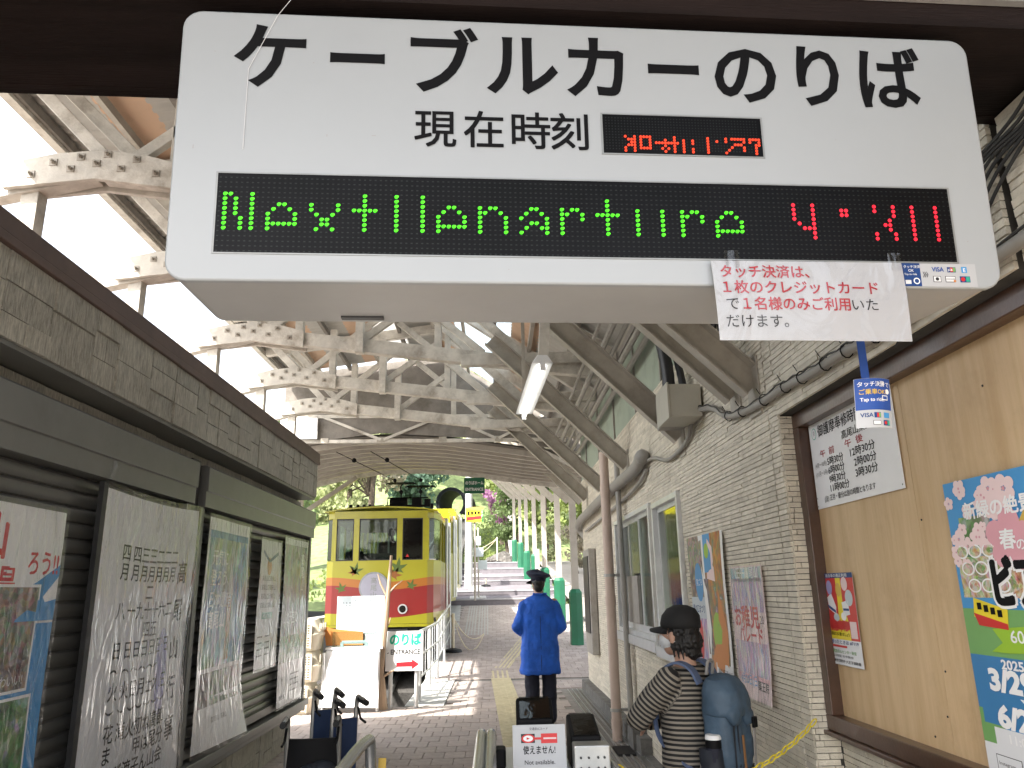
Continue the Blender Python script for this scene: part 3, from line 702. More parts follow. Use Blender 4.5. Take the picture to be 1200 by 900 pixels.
for u in (-.53,.43):
    c=SO+SX*u-SU*.308-SN*.262;g=MB();g.beam(c-SX*.05,c+SX*.05,.022,.006,SU);part('latch',g,M['dark_metal'],sg)
s=Sheet(SO,SX,SU,SN,1,1)
def ft(body,u0,u1,v0,h,bold,k='t_ink'):
    """glyphs set one by one between u0 and u1"""
    n=len(body);cw=(u1-u0)/n
    for i,ch in enumerate(body):
        vs,fs=glyphs(ch,bold,'CENTER');s.mb(k).add([s.S(u0+cw*(i+.5)+p[0]*h,v0+p[1]*h,.0012) for p in vs],fs)
# large line: glyph cells measured on the sign
for ch,uc,vb,h,wx in (('ケ',-.709,.139,.172,.98),('ー',-.524,.139,.172,.82),('ブ',-.343,.139,.172,.98),('ル',-.162,.139,.172,.98),('カ',.008,.139,.172,.95),('ー',.184,.139,.172,.82),('の',.352,.137,.172,.98),('り',.524,.137,.172,.95),('ば',.694,.137,.172,.95)):
    vs,fs=glyphs(ch,.022,'CENTER');s.mb('t_ink').add([s.S(uc+p[0]*h*wx,vb+p[1]*h,.0012) for p in vs],fs)
for ch,uc in (('現',-.354),('在',-.248),('時',-.147),('刻',-.059)):
    s.text('t_ink',ch,uc,.0065,.094,.014,'CENTER')
for u,v,a,b in ((-.62,.19,.003,.0012),(-.585,.015,.0012,.006),(-.49,.02,.009,.0009),(.10,.075,.0015,.0015),(.62,.17,.002,.0015),(.55,.04,.0012,.0018),(-.86,-.02,.0012,.009),(.83,-.2,.003,.001),(-.3,.29,.006,.0008),(-.83,.21,.004,.001),(.3,-.275,.002,.0015),(-.2,-.28,.0015,.0015)):
    s.rect('q_grey_steel',u,v,u+a,v+b,.0004)
s.prints(sg)
def plate(u0,u1,v0,v1,d0,d1,mt,name,par=None):
    g=MB();g.prism([(u0,v0),(u1,v0),(u1,v1),(u0,v1)],SO,SX,SU,SN,d0,d1);return part(name,g,M[mt],par or sg)
big=plate(-.804,.799,-.2495,-.0745,-.01,.0015,'led_panel','display_panel')
small=plate(.0145,.3765,-.0065,.0872,-.01,.0015,'led_panel','clock_panel')
# thin lip round the panels
for nm,(a,b,c,d) in dict(a=(-.804,.799,-.2495,-.0745),b=(.0145,.3765,-.0065,.0872)).items():
    g=MB()
    for q in ((a-.004,b+.004,d,d+.003),(a-.004,b+.004,c-.003,c),(a-.004,a,c,d),(b,b+.004,c,d)):
        g.prism([(q[0],q[2]),(q[1],q[2]),(q[1],q[3]),(q[0],q[3])],SO,SX,SU,SN,0,.002)
    part('panel_rim',g,M['alu_dull'],sg)
def dots(par,mt,L_,r,name='lit_dots'):
    g=MB()
    for u,v in L_:
        c=SO+SX*u+SU*v;ring=[c+SX*(r*math.cos(2*PI*k/8))+SU*(r*math.sin(2*PI*k/8))+SN*.0026 for k in range(8)];b=[p-SN*.002 for p in ring]
        g.loft([b,ring])
    o=part(name,g,M[mt],par);o['kind']='stuff'
PX_=.0110;PY_=.0108;U0=-.7985;V0=-.0800     # dot pitch, 146 x 16
off=[(U0+i*PX_,V0-j*PY_) for i in range(146) for j in range(16)]
G={'N':["XX...X","X.X..X","X.X..X","X.X..X","X.X..X","X..X.X","X..X.X","X..X.X"],
'o':["......","......","..XX..",".X..X.","X....X","X....X","XXXXXX","X....."],
'x':["......","......","X....X","X....X",".X..X.","..XX..","..XX..",".X..X."],
't':["..X..","..X..","..X..","XXXXX","..X..","..X..","..X..","..X.."],
'l':["X","X","X","X","X","X","X","X"],
'i':[".",".","X","X","X","X","X","X"],
'n':["......","......","X.XX..","XX..X.","X....X","X....X","X....X","X....X"],
'a':["......","......","..XX..",".X..X.","X....X","..XX.X",".X..XX","X....X"],
'r':["......","......","X.XX..","XX..X.","X...X.","X.....","X.....","X....."],
'4':["X...X","X...X","X...X","X...X",".X..X","..XXX","....X","....X"],
':':["..","XX","XX","..","..","..","..",".."],
'3':["X...X","X...X","....X","...X.","..XX.","...X.","X...X","X...X"]}
green=[('N',-.782),('o',-.702),('x',-.607),('t',-.524),('l',-.4346),('l',-.3808),('o',-.3482),('n',-.2632),('a',-.176),('r',-.0790),('t',-.0015),('i',.0849),('i',.1414),('r',.1833),('o',.2554)]
red=[('4',.4379),(':',.5480),('3',.6182),('l',.7081),('l',.7663)]
def lay(L_):
    out=[]
    for ch,u in L_:
        gu=round((u-U0)/PX_)
        for j,row in enumerate(G[ch]):
            for i,c in enumerate(row):
                if c=='X':out.append((U0+(gu+i)*PX_,V0-(j+3.4)*PY_-.0045))
    return out
gd=lay(green);rd=lay(red)
dots(big,'led_green',gd,.0040);dots(big,'led_red',rd,.0043)
dots(big,'led_glint',[(u+.0026,v+.0012) for u,v in gd],.0026,'dot_glint')
ls={(round(u,4),round(v,4)) for u,v in gd+rd}
g=MB()
for u,v in off:
    v=v-.0042
    if (round(u,4),round(v,4)) in ls:continue
    c=SO+SX*u+SU*v+SN*.0018;r=.0022;g.add([c-SX*r-SU*r*.6,c+SX*r-SU*r*.6,c+SX*r+SU*r*.6,c-SX*r+SU*r*.6],[(0,1,2,3)])
o=part('unlit_dots',g,M['led_off'],big);o['kind']='stuff'
K=["X..X.XXXX.......X..........X.....X.XXXXX.XXXX",
   ".XXX.X..X....X..X..X..X....X..X..X.....X.X..X",
   "..XX.X..X.XXXXXXXX.X..X....X........XXX....XX",
   ".XXX.X..X....X..X..X.......X.......X...X...X.",
   "X..X.XXXX...X.X.X..X..X....X......X....X...X.",
   "X..X.........X..X..X..X....X.....X.........X."]
n=len(K[0]);cl_=[(.064+i*(.3045/(n-1)),.0345-j*.0068) for j,row in enumerate(K) for i,c in enumerate(row) if c=='X']
dots(small,'led_orange',cl_,.0031)
g=MB()
for i in range(50):
    for j in range(12):
        c=SO+SX*(.022+i*.007)+SU*(.079-j*.0068)+SN*.0018;r=.0014;g.add([c-SX*r-SU*r,c+SX*r-SU*r,c+SX*r+SU*r,c-SX*r+SU*r],[(0,1,2,3)])
o=part('unlit_dots',g,M['led_off'],small);o['kind']='stuff'
# card sticker on the lower right of the face
g=Sheet(SO+SX*.668+SU*-.3062+SN*.0006,SX,SU,SN,.172,.053)
st_=thing('payment_sticker',tuple(SO+SX*.75+SU*-.306),'small white and navy card-brand sticker at the lower right corner of the hanging sign','sticker')
g.paper('sheet',M['notice_paper'],st_,2,2,.0004);g.rect('q_navy',0,0,.042,.053);g.text('t_white','タッチ決済',.003,.042,.0078);g.text('t_white','OK',.014,.033,.0085,.01);g.text('t_white','Tap to ride',.004,.0255,.0063)
g.rect('q_paper_white|b',.005,.005,.018,.014,.0009);g.disc('q_white',.031,.012,.0075);g.disc('q_navy|b',.031,.012,.005,.0012)
for k in range(3):g.poly('q_ink_grey',[(.055-.004*k,.020),(.0565-.004*k,.0205),(.0595-.004*k,.027),(.0565-.004*k,.0335),(.055-.004*k,.034),(.0575-.004*k,.027)])
g.text('t_ink_blue','VISA',.069,.0345,.0145,.02,wx=.95)
g.rect('q_navy|c',.105,.033,.125,.045);g.rect('q_red',.112,.034,.118,.044,.0009);g.rect('q_leaf_print',.118,.034,.124,.044,.0009);g.text('t_white|c','JCB',.106,.036,.007,.01,lift=.0014)
g.rect('q_sky_blue',.138,.032,.151,.046);g.text('t_white|d','E',.141,.034,.012,.02,lift=.0014)
g.rect('q_ink_grey|b',.070,.010,.088,.024);g.rect('q_paper_white|c',.0712,.0112,.0868,.0228,.0009);g.disc('q_ink_grey|c',.079,.017,.004,.0012)
g.rect('q_ink_grey|d',.098,.010,.122,.024);g.rect('q_paper_white|d',.0992,.0112,.1208,.0228,.0009);g.text('t_ink','DISCOVER',.1,.0155,.0042,lift=.0013);g.disc('q_orange',.119,.0125,.003,.0013)
g.rect('q_navy|e',.132,.010,.156,.024);g.disc('q_red|e',.139,.017,.005,.0009);g.rect('q_teal',.146,.011,.155,.023,.0009);g.prints(st_)
# taped notice below the sign
nt_=thing('paper_notice',(.65,1.43,1.96),'white paper notice with red and grey Japanese lines taped under the hanging sign','notice')
O=SO+SX*.2335+SU*-.4335+SN*.004
g=Sheet(O,SX,SU,SN,.4275,.176,bend=lambda u,v:.004+.006*math.sin(v*2.4)+.004*math.sin(u*3+1)*(1-v),skew=lambda u,v:(u+.0075*(1-v/.176),v+.002*u))
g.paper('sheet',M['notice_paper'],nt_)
def runs(v,h,rs,u=.018):
    for k,txt,b in rs:
        vs,fs=glyphs(txt,b);g.text(k,txt,u,v,h,b);u+=(len(txt))*h*.985
h=.031
g.text('t_ink_red','タッチ決済は、',.0175,.140,h,.018,fit=.195)
g.text('t_ink_red','１枚のクレジットカード',.018,.1045,h,.018,fit=.345)
g.text('t_ink_grey','で',.022,.068,h,0,fit=.027);g.text('t_ink_red','１名様のみご利用',.058,.068,h,.018,fit=.237);g.text('t_ink_grey','いた',.300,.068,h*.95,0,fit=.058)
g.text('t_ink_grey','だけます。',.018,.030,h,0,fit=.135);g.prints(nt_)
cv=Sheet(O+SN*.004,SX,SU,SN,.4275,.176,bend=g.bend,skew=g.skew)
cv.paper('laminate',M['plastic_sleeve'],nt_,8,6,.0003)
for u,v in ((.03,.178),(.395,.178)):
    g=MB();g.prism([(u,v-.02),(u+.03,v-.02),(u+.03,v+.02),(u,v+.02)],O,SX,SU,SN,.012,.0125);part('tape',g,M['plastic_sleeve'],nt_)
# blue tag hanging on a strap behind the notice
tg=thing('payment_tag',(.875,1.62,1.83),'blue and white curled card-payment tag hanging on a blue strap below the paper notice','tag')
TO=V((.822,1.66,1.838));tb_=lambda u,v:.02*math.cos((u-.5)*2.6)-.012*(1-v)
g=MB();g.prism([(.022,.105),(.041,.105),(.043,.30),(.024,.30)],TO,(1,.06,0),(0,0,1),(.06,-1,0),.004,.006);part('strap',g,M['ink_blue'],tg)
g=Sheet(TO,(1,.06,0),(.02,0,1),(.06,-1,0),.085,.112,bend=tb_)
g.paper('sheet',M['notice_paper'],tg,10,8);g.rect('q_ink_blue',.0005,.040,.0845,.1115)
g.text('t_white','タッチ決済',.004,.094,.0125,.01);g.text('t_white','で',.068,.093,.013,.01);g.text('t_gold','ご乗車OK!',.006,.076,.0135,.02);g.text('t_white','Tap to ride.',.009,.0595,.0115,.01)
for k in range(3):g.poly('q_white',[(.054+.004*k,.092),(.056+.004*k,.093),(.059+.004*k,.099),(.056+.004*k,.105),(.054+.004*k,.106),(.057+.004*k,.099)],.0012)
g.disc('q_white|b',.074,.082,.006,.0012);g.rect('q_white|c',.058,.062,.074,.073,.0012);g.rect('q_ink_blue|c',.060,.064,.072,.071,.0015)
g.text('t_navy','VISA',.008,.024,.013,.02);g.rect('q_navy',.036,.022,.052,.034,.0009);g.rect('q_red',.042,.023,.047,.033,.0012);g.rect('q_leaf_print',.047,.023,.0515,.033,.0012)
g.rect('q_sky_blue',.060,.022,.076,.034,.0009);g.rect('q_ink_grey',.033,.006,.051,.016,.0009);g.rect('q_paper_white|b',.034,.007,.050,.015,.0012);g.rect('q_navy|f',.058,.005,.076,.017,.0009);g.disc('q_red|f',.064,.011,.004,.0012);g.rect('q_teal',.069,.006,.0755,.016,.0012)
g.prints(tg)
# dark beam behind the sign, and the lighter trim above
BX=V((.99838,.0569,0));
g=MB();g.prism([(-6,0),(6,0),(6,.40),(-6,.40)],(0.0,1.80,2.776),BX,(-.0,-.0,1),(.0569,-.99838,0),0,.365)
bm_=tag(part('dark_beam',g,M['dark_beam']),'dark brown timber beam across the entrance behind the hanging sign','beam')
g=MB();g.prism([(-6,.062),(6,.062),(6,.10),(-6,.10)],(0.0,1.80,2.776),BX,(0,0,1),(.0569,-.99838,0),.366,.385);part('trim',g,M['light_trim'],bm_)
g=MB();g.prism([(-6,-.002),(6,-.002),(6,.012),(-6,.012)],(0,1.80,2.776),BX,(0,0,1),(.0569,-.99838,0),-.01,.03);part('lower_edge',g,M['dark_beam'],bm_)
for u in (-.45,.45):
    g=MB();g.beam(SO+SX*u+SU*.30-SN*.15,SO+SX*u+SU*.355-SN*.15,.03,.03);part('hanger',g,M['dark_beam'],sg)
g=MB();g.tube([SO+SX*-.67+SU*.35+SN*.0,SO+SX*-.70+SU*.30+SN*.003,SO+SX*-.755+SU*.17+SN*.002,SO+SX*-.757+SU*-.02+SN*.002],.0007,4);tag(part('loose_thread',g,M['paper_grey']),'thin pale thread hanging down the left of the white box sign','thread')

# unseen roof over the entrance, put in and sized to shade the near parts
er=thing('entrance_roof',(0,0,3.5),'dark boarded roof over the entrance, out of view, added to block the sun','roof')
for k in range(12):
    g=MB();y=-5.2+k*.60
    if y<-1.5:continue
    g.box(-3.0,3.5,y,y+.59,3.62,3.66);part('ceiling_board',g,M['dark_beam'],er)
g=MB();g.box(-3.0,3.5,-1.0,2.0,3.661,3.7);part('shade_deck',g,M['dark_beam'],er)  # unseen solid cover, added to stop sun streaks between the boards
g=MB();g.box(-3.72,2.4,1.93,1.96,3.0,5.8);part('gable_boarding',g,M['roof_board'],er)  # unseen boarding, added to close the gap that let sun in above the beam
for x in (-2.8,3.3):
    g=MB();g.box(x-.1,x+.1,-.9,-.7,-.03,3.6);part('post',g,M['dark_beam'],er)
# ================================================================ POSTERS, left side (on the kiosk shutters)
def wave(a,ph=0,curl=0):
    return lambda u,v:a*math.sin(u*5+ph)*(.4+.6*v)+a*.6*math.sin(v*7+u*2+ph)+curl*max(0,.22-v)*u*2+a*1.2
LX=-1.995
def lposter(y0,y1,z0,z1,bend,label,name='poster',x=LX,skew=None):
    t=thing(name,(x,(y0+y1)/2,z0),label,'poster');return t,Sheet((x,y0,z0),(0,1,0),(0,0,1),(1,0,0),y1-y0,z1-z0,bend,skew)
def sleeve(s,t,d=.006,e=.02):
    q=Sheet(s.O-s.X*e-s.Y*e+s.N*d,s.X,s.Y,s.N,s.w+2*e,s.h+2*e,s.bend,s.skew);q.paper('plastic_sleeve',M['plastic_sleeve'],t,12,16,.0003)
# A collage
t,s=lposter(2.5,3.62,.62,1.885,wave(.006),'blue collage poster of photographs with red Japanese headline, nearest on the left shutter')
s.paper('sheet',M['white'],t)
s.rect('q_sky_blue',0,.0,1.12,.78);s.poly('q_white',[(0,.78),(.62,.78),(.86,.84),(1.12,.88),(1.12,1.0),(0,1.0)],.0009)
s.poly('q_sky_blue|b',[(.70,.79),(1.12,.79),(1.12,1.03),(.95,.95),(.8,.90)],.0012);s.poly('q_white|b',[(.5,.98),(.9,.98),(1.12,1.1),(1.12,1.262),(.5,1.262)],.0015)
s.text('t_ink_crimson','高尾山',.14,1.06,.19,.03);s.text('t_ink_crimson','で写真撮',.06,.86,.185,.02);s.text('t_ink_crimson|b','ろう!!',.86,.99,.115,.02,wx=.85)
s.disc('q_lime',.80,1.135,.035)
for (a,b,c,d,k) in ((.02,.40,.30,.74,'dark'),(.02,.02,.30,.36,'autumn'),(.36,.42,.66,.78,'crowd'),(.70,.52,.98,.93,'crowd'),(.36,.0,.68,.36,'dark'),(.72,.14,1.02,.48,'forest')):
    s.rect('q_white|c',a-.012,b-.012,c+.012,d+.012,.0018);s.rect('p_photo_'+k,a,b,c,d,.0024)
s.rect('q_gold',.36,.42,.66,.5,.003);s.rect('q_yellow',.345,.70,.675,.795,.0027);s.poly('q_red',[(.36,.42),(.5,.40),(.66,.46),(.66,.52),(.36,.50)],.0033);s.disc('q_white|d',.50,.47,.075,.0036);s.disc('q_leaf_print',.50,.47,.062,.004)
s.text('t_white','OK!',.455,.455,.04,.02,lift=.0045);s.poly('q_leaf_print|b',[(.74,0),(1.12,.0),(1.12,.12),(.9,.15),(.74,.1)],.0027);s.text('t_white|b','かわいい!',.74,.54,.05,lift=.003)
s.prints(t);sleeve(s,t)
# B framed calendar
t,s=lposter(3.93,5.14,.44,2.045,lambda u,v:.006*math.sin(u*4)+.012*math.sin(v*6+u*2)*(u)+.008,'tall framed calendar of handwritten vertical Japanese dates under wrinkled plastic, left shutter',x=-1.975,skew=lambda u,v:(u,v-.02*math.sin(u*2.6)))
s.paper('sheet',M['paper_grey'],t)
cols=[(.27,'四月 八 日(火)花まつり(稚児'),(.395,'四月 一 日(火)滝 び 渡'),(.50,'三月 九 日(日)火 渡 り'),(.60,'三月二十四日(月)初甲子(高尾'),(.70,'二月 十五日(土)ねはん会(仏'),(.80,'二月 六 日(木)高尾山初午稲荷'),(.90,'二月 二 日(日)節分会(厄除')]
for i,(u,tx) in enumerate(cols):
    s.vtext('t_ink',tx,u,1.27,.098,.014,step=1.02,wx=1.05)
s.vtext('t_ink|b','高尾山行事',1.04,1.16,.145,.02,step=1.55)
s.disc('q_lilac',.86,.66,.085,.0008,ry=.24);s.prints(t)
g=MB();g.box(-1.99,-1.965,3.88,3.925,.40,2.07);part('frame',g,M['dark_metal'],t)
g=MB();g.box(-1.99,-1.968,5.145,5.165,.40,2.0);part('frame',g,M['dark_metal'],t)
q=Sheet(s.O-s.X*.03-s.Y*.03+s.N*.012,s.X,s.Y,s.N,s.w+.06,s.h+.06,s.bend,s.skew);q.paper('plastic_sleeve',M['plastic_sleeve'],t,16,24,.0003)
g=MB();g.tube([(-1.96,3.93,2.07),(-1.955,3.95,2.15),(-1.97,3.96,2.2)],[.012,.02,.006],8);part('plastic_knot',g,M['plastic_sleeve'],t)
# C scenic
t,s=lposter(5.40,6.33,.50,2.035,wave(.008,1,curl=.18),'scenic blue mountain poster with white Japanese title and four small photos along its foot')
s.paper('sheet',M['white'],t);s.rect('p_photo_mountain',.03,.52,.90,1.40);s.rect('q_mid_blue',.03,1.40,.90,1.45)
for i,k in enumerate(('dark','forest','forest','crowd')):s.rect('p_photo_'+k,.05+i*.215,.27,.235+i*.215,.49)
s.text('t_white','元気に',.10,1.22,.12,.02);s.text('t_white','登ろう、',.10,1.08,.12,.02);s.text('t_white','日本遺産',.10,.93,.12,.03);s.text('t_white','高尾山',.10,.79,.13,.03)
s.poly('p_photo_autumn',[(.52,.55),(.62,.55),(.60,1.05),(.55,1.3),(.50,1.0)],.0015);s.poly('q_paper_grey',[(.5,1.02),(.62,1.0),(.60,1.28),(.56,1.38),(.53,1.25)],.0012)
s.text('t_ink_grey','霊気満山  高尾山',.3,.16,.04);s.prints(t);sleeve(s,t,.006,.025)
# D leaflet with green bar
t,s=lposter(6.65,7.29,.90,1.965,wave(.006,2),'narrow pale poster with orange emblem and a green bar between the two scenic posters')
s.paper('sheet',M['paper_white'],t);s.rect('q_paper_grey',.03,.55,.61,1.0);s.disc('q_orange',.30,.84,.075);s.poly('q_navy',[(.08,.98),(.3,.90),(.56,.98),(.56,.95),(.3,.87),(.08,.95)],.0012)
for k in range(4):s.text('t_ink_grey','高尾山口御来山案内'[:7],.09,.72-.075*k,.05,fit=.42)
s.rect('q_teal',.16,.40,.47,.455,.0012);s.text('t_white','詳しくはこちら',.19,.412,.032,lift=.002)
for k in range(4):s.rect('q_ink_grey',.06,.10+.05*k,.22,.112+.05*k);s.rect('q_ink_grey',.30,.10+.05*k,.44,.112+.05*k)
s.rect('q_ink_grey',.48,.12,.5,.27);s.prints(t);sleeve(s,t,.005,.02)
# E grey mountain
t,s=lposter(7.42,8.30,.50,2.03,wave(.007,3),'grey misty mountain poster farthest along the kiosk shutter with text panel at its foot')
s.paper('sheet',M['paper_white'],t);s.rect('p_photo_grey',.02,.62,.86,1.47);s.rect('p_photo_forest',.02,.38,.86,.62);s.text('t_white','山と天空の',.08,.74,.13,.02,fit=.5);s.text('t_ink_grey','TAKAO',.10,.22,.05);s.vtext('t_white|b','高尾山',.70,1.3,.12,.02)
for k in range(4):s.rect('q_ink_grey',.45,.10+.05*k,.75,.112+.05*k)
s.rect('q_ink_grey|b',.08,.06,.3,.1);s.prints(t);sleeve(s,t,.005,.02)

# ================================================================ POSTERS, right side
def rposter(yl,yr,z0,z1,bend,label,x,name='poster',cat='poster',skew=None):
    t=thing(name,(x,(yl+yr)/2,z0),label,cat);return t,Sheet((x,yl,z0),(0,-1,0),(0,0,1),(-1,0,0),yl-yr,z1-z0,bend,skew)
t,s=rposter(5.64,4.79,.93,1.84,wave(.005,1),'autumn collage poster with blue balloon and green disc on the cream wall',1.422)
s.paper('sheet',M['white'],t)
s.rect('p_photo_crowd',.0,.50,.36,.91);s.rect('p_photo_autumn',.40,.0,.80,.91);s.rect('q_sky_blue|c',.40,.66,.56,.91,.0009);s.rect('p_photo_parade',.02,.08,.34,.36);s.rect('p_photo_dark',.36,.14,.46,.62,.0009)
s.poly('q_white|e',[(.30,.91),(.36,.91),(.44,.3),(.40,.12)],.0013);s.rect('q_paper_bluewhite',.0,.36,.36,.50,.0012);s.text('t_navy','龍の口まつり',.03,.40,.06,.02,fit=.29)
s.disc('q_sky_blue',.24,.60,.095,.0016,ry=.13);s.disc('q_lime',.58,.28,.10,.0016,ry=.13);s.text('t_leaf_print','祭',.53,.26,.10,.02,lift=.002);s.text('t_white','見ごろ',.17,.58,.05,lift=.002)
s.poly('q_orange',[(.42,.1),(.76,.02),(.80,.30),(.66,.55),(.60,.30)],.0012);s.disc('q_red|b',.20,.22,.045,.0016,ry=.13);s.poly('q_blossom_print',[(.44,.62),(.62,.6),(.60,.82),(.5,.88)],.0015);s.disc('q_lime|b',.47,.80,.05,.0018)
s.rect('q_paper_white',.5,.0,.84,.10,.002);s.text('t_ink','高尾山薬王院 10.17',.54,.04,.034,lift=.003);s.prints(t)
t,s=rposter(4.70,4.14,.90,1.61,lambda u,v:.004*math.sin(u*5)+.05*max(0,.3-v)*u,'pink and white children parade poster curling off the cream wall at its foot',1.418)
s.paper('sheet',M['pale_pink'],t);s.rect('p_photo_parade',.02,.46,.54,.64);s.rect('p_photo_mountain',.02,.62,.54,.70);s.rect('p_photo_parade|b',.02,.12,.54,.30)
s.text('t_paper_white','八王子高尾山',.07,.645,.07,.03,fit=.42);s.text('t_ink_crimson','お稚児',.05,.385,.125,.035,fit=.40);s.text('t_ink_crimson|c','パレード',.12,.30,.095,.03,fit=.36);s.text('t_sky_blue','4月20日(日)',.07,.075,.06,.02,fit=.3);s.text('t_ink_grey','薬王院',.36,.06,.055,.02)
s.rect('q_pink',.02,.10,.54,.125,.0011);s.text('t_ink_grey|b','20',.46,.40,.06)
s.prints(t);sleeve(s,t,.004,.008)
XP=1.552
t,s=rposter(3.632,2.835,1.845,2.262,lambda u,v:0,'white handwritten timetable sheet with black and red Japanese writing on the plywood board',XP,'timetable','timetable')
s.paper('sheet',M['white'],t,2,2,.002)
s.disc('q_ink_green|b',.055,.355,.026,ry=.028);s.disc('q_white|b',.055,.355,.023,.0012,ry=.025);s.text('t_ink','宗',.043,.348,.025)
s.text('t_ink','御護摩奉修時間表',.10,.335,.062,.012,fit=.50);s.text('t_ink','高尾山薬王院',.34,.278,.042,.008,fit=.33)
s.text('t_ink_red','午  前',.10,.235,.038,.012,fit=.15);s.text('t_ink_red','午  後',.36,.235,.038,.012,fit=.17)
for i,(a,b) in enumerate((('(4月〜10月)','5時30分'),('(11月〜3月)','6時00分'),('','9時30分'),('','11時00分'))):
    z=.188-i*.041;s.text('t_ink',b,.165,z,.042,.012,fit=.165 if b[0]!='1' else .19)
    if a:s.text('t_ink_grey',a,.03,z+.004,.026,fit=.125)
for i,b in enumerate(('12時30分','2時00分','3時30分')):s.text('t_ink',b,.40 if i==0 else .425,.188-i*.046,.044,.012,fit=.22 if i==0 else .195)
s.text('t_ink_grey','(注) 正月・節分は別の時間となります',.09,.028,.03,.006,fit=.49)
for u,v in ((.01,.40),(.78,.40),(.01,.012),(.785,.015),(.01,.05)):s.disc('q_ink_grey',u,v,.0035,.0014,8)
s.prints(t)
t,s=rposter(3.665,3.365,1.150,1.548,lambda u,v:.003*math.sin(u*3),'small red, yellow and white Japanese ambulance notice on the lower left of the plywood',XP-.002)
s.paper('sheet',M['paper_white'],t,4,6);s.rect('q_red',0,.11,.30,.38);s.rect('q_navy',0,.376,.30,.398,.0009);s.text('t_white','救急車の適正利用',.03,.381,.017,.01,fit=.22)
s.poly('q_yellow',[(.13,.376),(.18,.376),(.18,.27),(.215,.19),(.12,.19),(.13,.27)],.0009);s.disc('q_gold',.15,.325,.028,.0012,ry=.03);s.disc('q_lilac|b',.055,.335,.032,.0012);s.disc('q_pale_pink',.215,.35,.03,.0012);s.disc('q_paper_bluewhite',.245,.29,.035,.0012);s.disc('q_paper_bluewhite|c',.10,.205,.03,.0012,ry=.018);s.disc('q_white',.175,.21,.025,.0012,ry=.018)
s.poly('q_white|b',[(.02,.29),(.07,.31),(.11,.25),(.10,.215),(.03,.24)],.0012);s.poly('q_navy|b',[(.02,.26),(.10,.235),(.10,.222),(.025,.245)],.0015);s.poly('q_paper_grey',[(.17,.27),(.23,.28),(.24,.22),(.18,.21)],.0012);s.rect('q_navy|c',.18,.235,.235,.245,.0016)
s.rect('q_yellow|b',.0,.11,.22,.155,.001);s.text('t_red','救急車は',.01,.150,.052,.04,fit=.20,lift=.0022);s.text('t_ink','必要なときに使いましょう',.01,.127,.017,.01,fit=.2,lift=.002);s.rect('q_pale_pink|c',.225,.12,.285,.19,.0014)
s.text('t_navy','困ったときは #7119',.01,.092,.018,.02,fit=.27);s.rect('q_red|c',.015,.076,.17,.085,.0012);s.text('t_leaf_print','救急安心センター東京',.02,.052,.016,.01,fit=.23);s.text('t_ink_grey','24時間 年中無休',.02,.034,.012,fit=.2);s.text('t_ink','東京消防庁 八王子消防署',.02,.012,.014,.01,fit=.26);s.prints(t)
t,s=rposter(2.575,1.72,.58,1.822,lambda u,v:.004*math.sin(u*4+1)+.004,'large beer garden poster with cherry blossom, blue sky and white 2025 dates on the plywood',XP-.004,skew=lambda u,v:(u,.28+v*.71 if v<.345 else (.525+(v-.345)*.723 if v<.67 else .76+(v-.67)*.843)))
s.paper('sheet',M['sky_blue'],t);s.rect('q_mid_blue',0,.30,.855,.58);s.rect('q_leaf_print',0,.58,.855,.76);s.rect('q_paper_white',0,0,.855,.29);s.poly('q_leaf_print|b',[(0,.29),(.855,.29),(.855,.35),(.4,.33),(0,.36)],.0009)
s.poly('q_paper_bluewhite',[(.25,1.03),(.55,.98),(.855,1.0),(.855,1.10),(.6,1.06)],.0009);s.rect('p_photo_food',.02,.80,.36,1.02,.0009);s.rect('p_photo_forest',.06,.95,.22,1.10,.0012);s.poly('q_gold|b',[(.34,1.05),(.42,1.15),(.855,1.18),(.855,.70),(.30,.70)],.0011);s.poly('q_yellow|c',[(.37,.90),(.855,.92),(.855,.72),(.34,.72)],.0014)
def flower(u,v,r,k='q_blossom_print',l=.002):
    for a in range(5):s.disc(k,u+r*.62*math.cos(a*1.257+v*9),v+r*.62*math.sin(a*1.257+v*9),r*.46,l+.0001*a,12)
    s.disc('q_pink|b',u,v,r*.16,l+.001,8)
rr=random.Random(3)
for k in range(34):
    u=rr.uniform(.0,.30);v=1.23-rr.uniform(0,.35)*(1-u*1.6)-u*.1;flower(max(.02,u),min(v,1.215),rr.uniform(.018,.036))
flower(.24,1.19,.045);flower(.31,1.18,.05)
flower(.30,1.0,.105,'q_pink',.0035);s.text('t_white','春',.255,.975,.075,.03,lift=.0065);s.text('t_white','の',.325,.965,.045,.02,lift=.0065);s.text('t_ink','高尾山',.40,.955,.075,.01,lift=.0065)
s.text('t_white|b','新緑の絶景と春の味覚',.10,1.095,.068,.03,fit=.66,lift=.004)
s.text('t_white|c','ビアマウント',.17,.785,.19,.10,wx=.62,lift=.0026);s.text('t_ink|b','ビアマウント',.17,.785,.19,.045,wx=.62,lift=.0034)
for k in range(9):s.disc('q_white|f',.05+.07*(k%3)+.02*(k//3),.97-.07*(k//3)*.9,.034,.0022,ry=.026);s.disc('p_photo_food|b',.05+.07*(k%3)+.02*(k//3),.97-.07*(k//3)*.9,.027,.0028,ry=.02)
s.poly('q_yellow|e',[(.07,.80),(.23,.76),(.22,.70),(.06,.73)],.003);s.poly('q_red',[(.06,.745),(.22,.71),(.22,.69),(.08,.70)],.0034)
for k in range(4):s.rect('q_ink|x',.085+.032*k,.757-.008*k,.107+.032*k,.782-.008*k,.004)
s.poly('q_lime|z',[(.12,.60),(.18,.64),(.14,.69),(.855,.76),(.855,.65),(.2,.60)],.0028);s.text('t_white|d','60th',.22,.645,.065,.01,lift=.004)
s.poly('p_photo_food|c',[(.30,.60),(.855,.66),(.855,.52),(.42,.50)],.0022)
